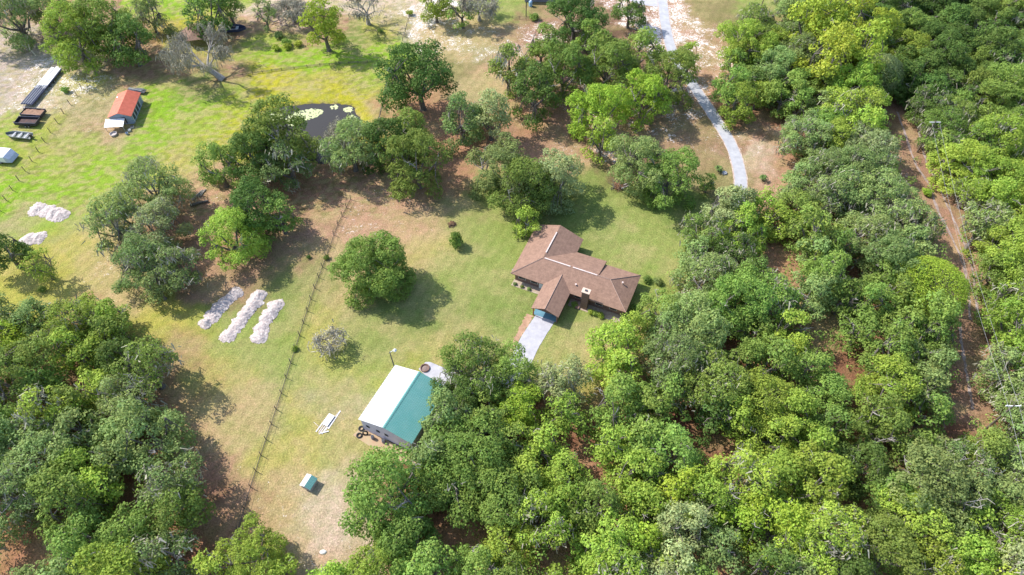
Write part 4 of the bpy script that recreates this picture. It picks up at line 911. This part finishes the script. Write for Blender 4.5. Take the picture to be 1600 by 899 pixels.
def hull(t, L_, W_, H_, mat, name='hull', n=12):
    vs = []; fs = []
    for i in range(n+1):
        s_ = i/n; w = W_/2*(1-max(0, (s_-.62)/.38)**2*.95); x = -L_/2+L_*s_; zb = .18*max(0, (s_-.6)/.4)**2
        vs += [(x, -w, H_+.1*s_), (x, -w*.72, zb), (x, 0, zb-.05), (x, w*.72, zb), (x, w, H_+.1*s_), (x, w*.9, H_+.1*s_-.03), (x, w*.66, zb+.1), (x, 0, zb+.08), (x, -w*.66, zb+.1), (x, -w*.9, H_+.1*s_-.03)]
    for i in range(n):
        for k in range(10): fs.append((i*10+k, (i+1)*10+k, (i+1)*10+(k+1) % 10, i*10+(k+1) % 10))
    fs += [tuple(range(9, -1, -1)), tuple(range(n*10, n*10+10))]
    return MB().add(vs, fs).build(name, mat, t)
olivep = rough_mat('grey_green_paint', (.15, .17, .16), (.22, .24, .22), 3, .5)
q = P(31, 215); bt = thing('jon_boat', 'grey green open boat lying below the two dump trailers', 'boat', (q.x, q.y, .35), math.radians(172)); bt.scale = (1.3, 1.3, 1.1)
hull(bt, 5.2, 1.8, .6, olivep)
for x in (-1.7, -.4, .9): MB().box(x-.16, x+.16, -.72, .72, .38, .44).build('bench_seat', rough_mat_grey, bt)
MB().box(-2.85, -2.5, -.18, .18, .1, .95).build('outboard_motor', blk, bt)
q = P(6, 249); tr = thing('white_camper', 'white boxy camper cut by the left edge of the photo', 'camper', (q.x, q.y, 0), math.radians(-8)); tr.scale = (1.35, 1.4, 1.2)
MB().box(-3, 1.6, -1.2, 1.2, .5, 1.9).build('body', white, tr); MB().add([(1.6, -1.2, .5), (2.6, -1.05, .5), (2.6, 1.05, .5), (1.6, 1.2, .5), (1.6, -1.2, 1.9), (2.3, -1.0, 1.2), (2.3, 1.0, 1.2), (1.6, 1.2, 1.9)], [(0, 1, 5, 4), (1, 2, 6, 5), (2, 3, 7, 6), (4, 5, 6, 7), (0, 3, 2, 1)]).build('nose', rough_mat('camper_blue_grey', (.5, .55, .66), (.4, .45, .56), 2, .4), tr)
MB().box(-.5, .1, -.3, .3, 1.9, 2.02).build('roof_vent', dark, tr); wheels(tr, (-.6, .3), (-1.1, 1.1))
q = P(366, 50); bt = thing('jon_boat', 'dark blue boat on a small trailer right of the gazebo', 'boat', (q.x, q.y, .5), math.radians(4)); bt.scale = (1.35, 1.4, 1.3)
hull(bt, 5.4, 2.1, .75, navy); MB().box(-1.9, 1.2, -.62, .62, .55, .62).build('deck', rough_mat_grey, bt); MB().box(-1.2, .6, -.35, .35, .62, 1.0).build('console', blk, bt); MB().box(-3.0, -2.6, -.2, .2, .1, 1.1).build('outboard_motor', blk, bt)
# junk by the red shed
q = P(214, 145); js = thing('scrap_trailer', 'dark narrow trailer piled with scrap behind the red shed', 'trailer', (q.x, q.y, 0), math.radians(-5))
MB().box(-2.6, 2.6, -.8, .8, .5, .62).build('deck', dark, js); wheels(js, (0,), (-.95, .95)); f_ = MB()
for k in range(9): f_.tube([(-2.4+random.random(), random.uniform(-.7, .7), .7+.05*k), (1.5+random.random(), random.uniform(-.7, .7), .75+.05*k)], .05, 5)
f_.build('scrap_pipes', rough_mat_grey, js)
for i, (px, py, mt, l_) in enumerate([(203, 205, white, 'white bucket at the right foot of the lean-to'), (207, 200, wood, 'wooden crate at the right front corner of the red shed'), (199, 210, bluew, 'blue grey drum below the lean-to right corner'), (178, 211, wood, 'round pale trough under the front edge of the lean-to')]):
    q = P(px, py)
    if i == 1:
        t = thing('wooden_crate', l_, 'crate', (q.x, q.y, 0), .4); MB().box(-.4, .4, -.3, .3, 0, .5).build('crate_sides', mt, t); MB().box(-.36, .36, -.26, .26, .5, .53).build('crate_slats', dark, t)
    else: tag(MB().disc_stack(0, 0, [(.3, 0), (.36, .5), (.3, .5), (.26, .1)] if i < 3 else [(.8, 0), (.9, .5), (.82, .5), (.78, .15)], 12).build(['bucket', '', 'drum', 'trough'][i], mt, None, (q.x, q.y, 0)), l_, ['bucket', '', 'drum', 'trough'][i])
# gazebo
q = P(314, 62); gz = thing('gazebo', 'brown hip roofed gazebo behind the grey moss hung tree', 'gazebo', (q.x, q.y, 0), math.radians(12))
gm = rough_mat('brown_gazebo_roof', (.27, .165, .12), (.19, .12, .09), 2); N = 6; R_ = 5.2
vs = [(R_*math.cos(2*PI*k/N), R_*math.sin(2*PI*k/N), 2.6) for k in range(N)]+[(0, 0, 4.6)]
MB().add(vs, [(k, (k+1) % N, N) for k in range(N)]+[tuple(range(N-1, -1, -1))]).build('roof', gm, gz)
for k in range(N): MB().tube([(vs[k][0]*.9, vs[k][1]*.9, 0), (vs[k][0]*.9, vs[k][1]*.9, 2.6)], .09, 6).build('post', wood, gz)
# logs near the grove
for i, (px, py, L_, a, r, l_) in enumerate([(309, 306, 3.6, 66, .22, 'pale log lying upright in the photo, leftmost by the grove'), (315, 303, 2.6, 70, .16, 'short pale log in the middle of the three upright ones'), (318, 302, 2.4, 75, .14, 'thin short log, rightmost of the three upright ones'), (312, 319, 4.0, 22, .32, 'thick dark log lying slanted below the three pale ones'), (1520, 372, 0, 0, 0, '')]):
    if not L_: continue
    q = P(px, py); o = MB().tube([(-L_/2, 0, r), (0, .08, r), (L_/2, 0, r*.9)], [r, r*.95, r*.8], 9).build('fallen_log', palebark if i < 3 else bark, None, (q.x, q.y, 0), math.radians(a)); tag(o, l_, 'log', 'logs lying by the grove')
# stump heap, uprooted roots
for i, (px, py, R_, l_) in enumerate([(706, 351, 1.0, 'dark brush clump on the sand above the lone tall shrub'), (968, 292, 2.2, 'reddish brush heap at the lawn edge left of the upper oaks')]):
    q = P(px, py); t = thing('brush_heap', l_, 'brush heap', (q.x, q.y, 0)); f_ = MB()
    for k in range(60):
        a, r = random.uniform(0, 6.3), R_*math.sqrt(random.random()); p = Vector((r*math.cos(a), r*math.sin(a), .3*R_*(1-r/R_)+.05)); d = Vector((random.uniform(-1, 1), random.uniform(-1, 1), random.uniform(-.1, .4)))*R_*.45
        f_.tube([p-d, p+d], [.07, .03], 4, False)
    f_.build('branches', fascia if i == 0 else bark, t)
    lm = leaf_mesh('dry_leaves', *leaves_np([np.array([random.uniform(-.4, .4)*R_, random.uniform(-.4, .4)*R_, .1]) for _ in range(8)], [R_*.45]*8, 300, .2, RNG)); lm.materials[0] = LEAF['brown']
    g = bpy.data.objects.new('dry_leaves', lm); C.objects.link(g); g.parent = t
for px, py, px2, py2, l_ in ((974, 290, 988, 284, 'pale fallen trunk beside the reddish brush heap, left one'), (971, 295, 986, 289, 'pale fallen trunk beside the reddish brush heap, right one')):
    a_, b_ = P(px, py, .3), P(px2, py2, 1.6); o = MB().tube([(0, 0, 0), b_-a_], [.22, .13], 8).build('fallen_log', palebark, None, a_); tag(o, l_, 'log')
a_, b_ = P(1505, 394, .2), P(1552, 326, 6.5)
t = thing('dead_tree', 'bleached dead trunk leaning up to the right over the wooded track', 'tree', a_); d = b_-a_
MB().tube([(0, 0, 0), d*.4+Vector((0, 0, .3)), d*.75, d], [.42, .32, .2, .1], 8).build('trunk', bark, t)
f_ = MB(); f_.tube([d*.5, d*.8+Vector((1, 0, .5)), d+Vector((1, -.5, 1.0))], [.16, .1, .04], 5); f_.tube([d*.7, d*.85+Vector((1.4, -1.2, 0))], [.1, .04], 5); f_.build('branches', palebark, t)
# brush heap at the top
q = P(455, 22); t = thing('brush_heap', 'big grey brown brush heap behind the round lime green tree', 'brush heap', (q.x, q.y, 0)); f_ = MB()
for k in range(330):
    a, r = random.uniform(0, 6.3), math.sqrt(random.random()); p = Vector((11*r*math.cos(a), 7*r*math.sin(a), 1.3*(1-r)+.1)); d = Vector((random.uniform(-1, 1), random.uniform(-1, 1), random.uniform(-.2, .4)))*1.5
    f_.tube([p-d, p, p+d], [.12, .09, .04], 4, False)
f_.build('branches', rough_mat('grey_brush', (.42, .34, .31), (.24, .17, .15), 1), t)
for px, py, R_, k_, l_ in [(448, 66, 1.6, 'mid', 'green bush on the lawn at the left foot of the brush heap'), (430, 74, 1.3, 'yellow', 'yellow green bush left of the round lime tree, leftmost'), (448, 72, 1.4, 'yellow', 'yellow green bush left of the round lime tree, middle'), (466, 68, 1.4, 'yellow', 'yellow green bush left of the round lime tree, rightmost'), (436, 55, 1.6, 'olive', 'olive bush between the boat and the round lime tree'),
    (625, 74, 1.5, 'bright', 'small bright bush just above the round dark oak'), (640, 20, 1.3, 'bright', 'green bush at the top end of the sandy paddock fence'), (594, 48, 1.0, 'mid', 'low green bush below the tall bare grey tree'), (835, 26, 1.7, 'mid', 'green bush under the corner of the white roofed building'),
    (460, 545, .75, 'bright', 'bright little bush on the main fence beside the lawn'), (510, 402, .8, 'mid', 'green bush on the main fence above the sand strip'), (482, 402, .6, 'dark', 'dark little bush left of the main fence'), (150, 62, 1.0, 'mid', 'bush beneath the oaks left of the grey tree'), (66, 452, .9, 'mid', 'small bush left of the woods on the pasture'),
    (102, 140, 1.3, 'mid', 'bush at the foot of the oak beside the flatbed trailer'), (1545, 395, 1.8, 'bright', 'bright bush right of the leaning dead trunk'), (650, 738, 1.4, 'lime', 'lime shrub at the woods edge below the barn'), (1450, 300, 1.4, 'lime', 'pale shrub on the wooded track in the right woods')]:
    shrub(px, py, R_, k_, l_)
shrub(713, 380, 1.75, 'mid', 'upright bushy young tree alone on the lawn above the drive', 1.9)
# sago palms by the driveway
palm_m = rough_mat('palm_fronds', (.08, .14, .03), (.12, .19, .05), 3)
for px, py, l_ in ((1122, 268, 'small dark palm left of the driveway end'), (1191, 282, 'small dark palm right of the driveway end')):
    q = P(px, py); t = thing('sago_palm', l_, 'palm', (q.x, q.y, 0), 0, 'small palms at the driveway end'); MB().tube([(0, 0, 0), (0, 0, .8)], [.25, .2], 8).build('trunk', bark, t); f_ = MB()
    for k in range(22):
        a = 2*PI*k/22; R_ = random.uniform(1.0, 1.4); c, s_ = math.cos(a), math.sin(a); h = random.uniform(.2, .7)
        f_.add([(0, 0, .8), (c*R_*.5-s_*.16, s_*R_*.5+c*.16, .8+h), (c*R_, s_*R_, .8+h*.3), (c*R_*.5+s_*.16, s_*R_*.5-c*.16, .8+h)], [(0, 1, 2, 3)])
    f_.build('fronds', palm_m, t)
q = P(1132, 271); rk = MB().disc_stack(0, 0, [(.7, 0), (.6, .3), (.2, .45)], 7).build('rock', rough_mat_grey, None, (q.x, q.y, 0)); tag(rk, 'grey rock beside the small palm left of the driveway', 'rock')
# ------------------------------------------------------------------ fences
postm = rough_mat('grey_posts', (.20, .16, .13), (.12, .10, .08), 3)
wirem = rough_mat('dull_wire', (.10, .09, .08), (.16, .14, .12), 3, .6)
def fence(pixs, label, step=2.6, h=1.35, wires=(.35, .75, 1.15), pr=.07, wr_=.018, mesh_=0, group=None):
    ps = [P(*p) for p in pixs]; o0 = ps[0]; t = thing('wire_fence', label, 'fence', (o0.x, o0.y, 0), 0, group)
    tops = []; post = MB().tube([(0, 0, -.2), (random.uniform(-.03, .03), 0, h)], pr, 6).mesh('post', postm)
    for i in range(len(ps)-1):
        n = max(1, round((ps[i+1]-ps[i]).length/step))
        for k in range(n+(i == len(ps)-2)):
            p = ps[i].lerp(ps[i+1], k/n)-o0; o = bpy.data.objects.new('post', post); C.objects.link(o); o.parent = t
            o.location = (p.x+random.uniform(-.06, .06), p.y, 0); o.rotation_euler = (random.uniform(-.06, .06), random.uniform(-.06, .06), random.uniform(0, 6)); tops.append(p)
    for z in wires:
        f_ = MB(); f_.tube([(p.x, p.y, z) for p in tops], wr_, 4, False); f_.build('wire', wirem, t)
    return t
fence([(548, 312), (528, 352), (510, 402), (486, 468), (462, 545), (432, 640), (408, 712), (392, 762), (372, 830)], 'long wire fence crossing the grass from the grove down to the left woods', 3.1, 1.5, (.1, .25, .45, 1.2), .08, .028)
fence([(606, 128), (600, 160), (590, 200), (582, 232)], 'dark wire fence right of the pond beside the dark oak', 2.4, 1.3, (.3, .6, .9, 1.2), .08, .04)
fence([(640, 28), (634, 50), (628, 72)], 'short fence at the left side of the sandy paddock', 2.6, 1.3, (.4, .8, 1.2), .07, .03)
fence([(620, 97), (560, 99), (500, 103), (440, 110), (395, 116), (350, 124)], 'low wire fence along the top of the green pasture', 3, .8, (.2, .4, .6), .08, .04)
fence([(136, 128), (120, 150), (100, 178), (80, 208), (60, 238), (40, 268), (20, 298), (0, 330), (-20, 362)], 'post and wire fence between the sandy yard and the pasture', 3.6, 1.7, (.5, 1.0, 1.5), .09, .018)
fence([(800, 29), (822, 31), (845, 30)], 'low rail fence in front of the white roofed building', 2.2, 1.0, (.3, .6, .9), .06, .03)
# ------------------------------------------------------------------ buildings cut by the top edge, poles and lines
q = P(845, 4); t = thing('white_roofed_building', 'long white roofed building cut by the top edge of the photo', 'building', (q.x, q.y, 0), math.radians(-2))
MB().prism([(-5.5, -.5, 2.6), (9, -.5, 2.6), (9, 9, 2.9), (-5.5, 9, 2.9)], .15).build('roof', white, t); MB().box(-5, 8.6, .2, 8.6, 0, 2.44).build('wall', rough_mat('grey_wall', (.3, .3, .33), (.25, .25, .28), 2), t)  # walls in a plain mottled grey
q = P(829, 10); t = thing('blue_tank', 'blue tank standing beside the white roofed building', 'tank', (q.x, q.y, 0)); tb = rough_mat('tank_blue', (.35, .55, .75), (.25, .42, .62), 2, .4)
MB().disc_stack(0, 0, [(.5, 0), (.55, .3), (.55, 1.5), (.35, 1.75)], 12).build('shell', tb, t); MB().disc_stack(0, 0, [(.2, 1.75), (.2, 1.85)], 10).build('lid', white, t)
q = P(822, 26); t = thing('dark_post', 'slim dark post in front of the white roofed building', 'post', (q.x, q.y, 0)); MB().tube([(0, 0, 0), (0, 0, 4.6)], .13, 8).build('shaft', blk, t); MB().box(-.2, .2, -.05, .05, 4.3, 4.6).build('cap', blk, t)
o = MB(); o.prism([(p.x, p.y, .05) for p in [P(975, -14), P(1026, -14), P(1028, 11), P(1003, 8), P(985, 2)]], .2); struct(o.build('concrete_pad', conc))
q = P(1184, 29); t = thing('utility_pole', 'tall dark wooden pole on the grass at the top edge', 'pole', (q.x, q.y, 0)); MB().tube([(0, 0, 0), (0, 0, 9)], [.19, .12], 8).build('shaft', postm, t); MB().box(-1.2, 1.2, -.06, .06, 8.3, 8.45).build('crossarm', postm, t)
pq = P(1584, 634, 9.4); up = thing('utility_pole', 'wooden pole with pale crossarm among the trees at the right edge', 'pole', (pq.x, pq.y, 0))
MB().tube([(0, 0, 0), (0, 0, 9.6)], [.2, .13], 8).build('shaft', postm, up); MB().box(-1.3, 1.3, -.07, .07, 9.2, 9.35).build('crossarm', whitewood, up)
for x in (-1.15, 1.15, 0): MB().disc_stack(x, 0, [(.08, 9.35), (.12, 9.45), (.05, 9.6)], 8).build('insulator', white, up)
far = P(1462, 190, 9.4)
for s_, l_ in ((-.9, 'left one of the two overhead power lines above the wooded track'), (.9, 'right one of the two overhead power lines above the wooded track')):
    a_, b_ = far+Vector((s_, 0, 0)), pq+Vector((s_, 0, 0)); pts_ = []
    for k in range(25):
        t_ = k/24; p = a_.lerp(b_, t_); p.z -= 1.6*4*t_*(1-t_); pts_.append(p-pq)
    ex = (pts_[-1]-pts_[-2]); pts_.append(pts_[-1]+Vector((ex.x*12, ex.y*12, -1)))
    o = MB().tube(pts_, .02, 5, False).build('power_line', rough_mat('aluminium_wire', (.40, .40, .40), (.3, .3, .3), 2, .4), None, pq); tag(o, l_, 'power line', 'power lines over the track')
fq = far; t = thing('utility_pole', 'pole hidden in the trees where the power lines begin at the top', 'pole', (fq.x, fq.y, 0)); MB().tube([(0, 0, 0), (0, 0, 9.5)], [.2, .13], 8).build('shaft', postm, t); MB().box(-1.3, 1.3, -.07, .07, 9.1, 9.25).build('crossarm', whitewood, t)

# ------------------------------------------------------------------ labels of the woodland trees: by colour, rank and the place they stand in
PLACES = [('right of the green barn slope', 700, 650), ('at the woods edge below the barn', 620, 745), ('below the sandy paddock', 600, 840), ('in the bottom edge woods left of centre', 640, 890), ('below the bend of the concrete drive', 790, 650),
 ('below the front lawn', 900, 630), ('right of the house', 1040, 470), ('below the house\'s right end', 1030, 560), ('at the end of the asphalt driveway', 1160, 330), ('left of the wooded track', 1390, 320), ('around the big lime pine', 1430, 520),
 ('left of the big lime pine', 1330, 440), ('midway between house and pine', 1210, 460), ('right of the asphalt driveway top', 1150, 110), ('below the yellow green cluster', 1300, 170), ('in the top right corner woods', 1500, 50), ('on the top right edge of the photo', 1570, 170),
 ('right of the wooded track\'s upper part', 1530, 260), ('right of the leaning dead trunk', 1570, 380), ('right of the track beside the power lines', 1570, 530), ('where the track ends', 1480, 660), ('in the bottom right corner', 1560, 850), ('on the right edge above the corner', 1570, 750),
 ('in the bottom right woods near the corner', 1430, 850), ('in the middle of the right woods', 1220, 640), ('beside the dark hole in the canopy', 1110, 700), ('right of the clay gap', 1360, 740), ('above the bottom edge right of centre', 1230, 840), ('on the bottom edge below the dark hole', 1090, 850), ('left of the dark hole', 980, 700),
 ('in the lower woods centre', 900, 760), ('on the bottom edge at centre', 860, 870), ('below the large oak by the barn', 760, 740), ('in the lower woods left part', 730, 830), ('above the track\'s end', 1380, 610), ('right of house and driveway', 1240, 320), ('above the clay gap', 1330, 660),
 ('at the top of the left woods', 110, 500), ('on the left edge of the photo', 20, 580), ('on the right side of the left woods', 240, 620), ('in the centre of the left woods', 130, 640), ('left of the shaded sand strip', 280, 730), ('in the lower left corner', 50, 850), ('at the bottom of the left woods', 220, 850), ('in the lower middle of the left woods', 150, 750)]
ADJ = dict(dark='dark green', mid='mid green', bright='bright green', lime='lime green', olive='olive green', pale='pale grey green', yellow='yellow green')
SZ = lambda R_: 'small' if R_ < 4.2 else ('medium' if R_ < 5.7 else 'large')
groups_ = {}
for e in TREES:
    t, px, py, kind, size, where, label, R_, grp = e
    if label: tag(t, label, 'tree'); continue
    pl = min(PLACES, key=lambda p: math.hypot(p[1]-px, p[2]-py))[0]
    groups_.setdefault((pl, kind, SZ(R_)), []).append(e)
ORD = ['first', 'second', 'third', 'fourth', 'fifth', 'sixth', 'seventh', 'eighth', 'ninth', 'tenth', 'eleventh', 'twelfth', 'thirteenth', 'fourteenth', 'fifteenth', 'sixteenth']+['%d%s' % (k, 'st' if k == 21 else 'nd' if k == 22 else 'rd' if k == 23 else 'th') for k in range(17, 60)]
print('MAXG', max((len(v), k) for k, v in groups_.items()))
for (pl, kind, sz), es in groups_.items():
    es.sort(key=lambda e: e[1]); n = len(es)
    for i, e in enumerate(es):
        if n == 1: l_ = f'lone {sz} {ADJ[kind]} oak {pl}'
        elif n == 2: l_ = f'{["left", "right"][i]} of two {sz} {ADJ[kind]} oaks {pl}'
        else: l_ = ('leftmost' if i == 0 else 'rightmost' if i == n-1 else ORD[i]+' from left')+f' of {sz} {ADJ[kind]} oaks {pl}'
        tag(e[0], l_, 'tree', e[8])
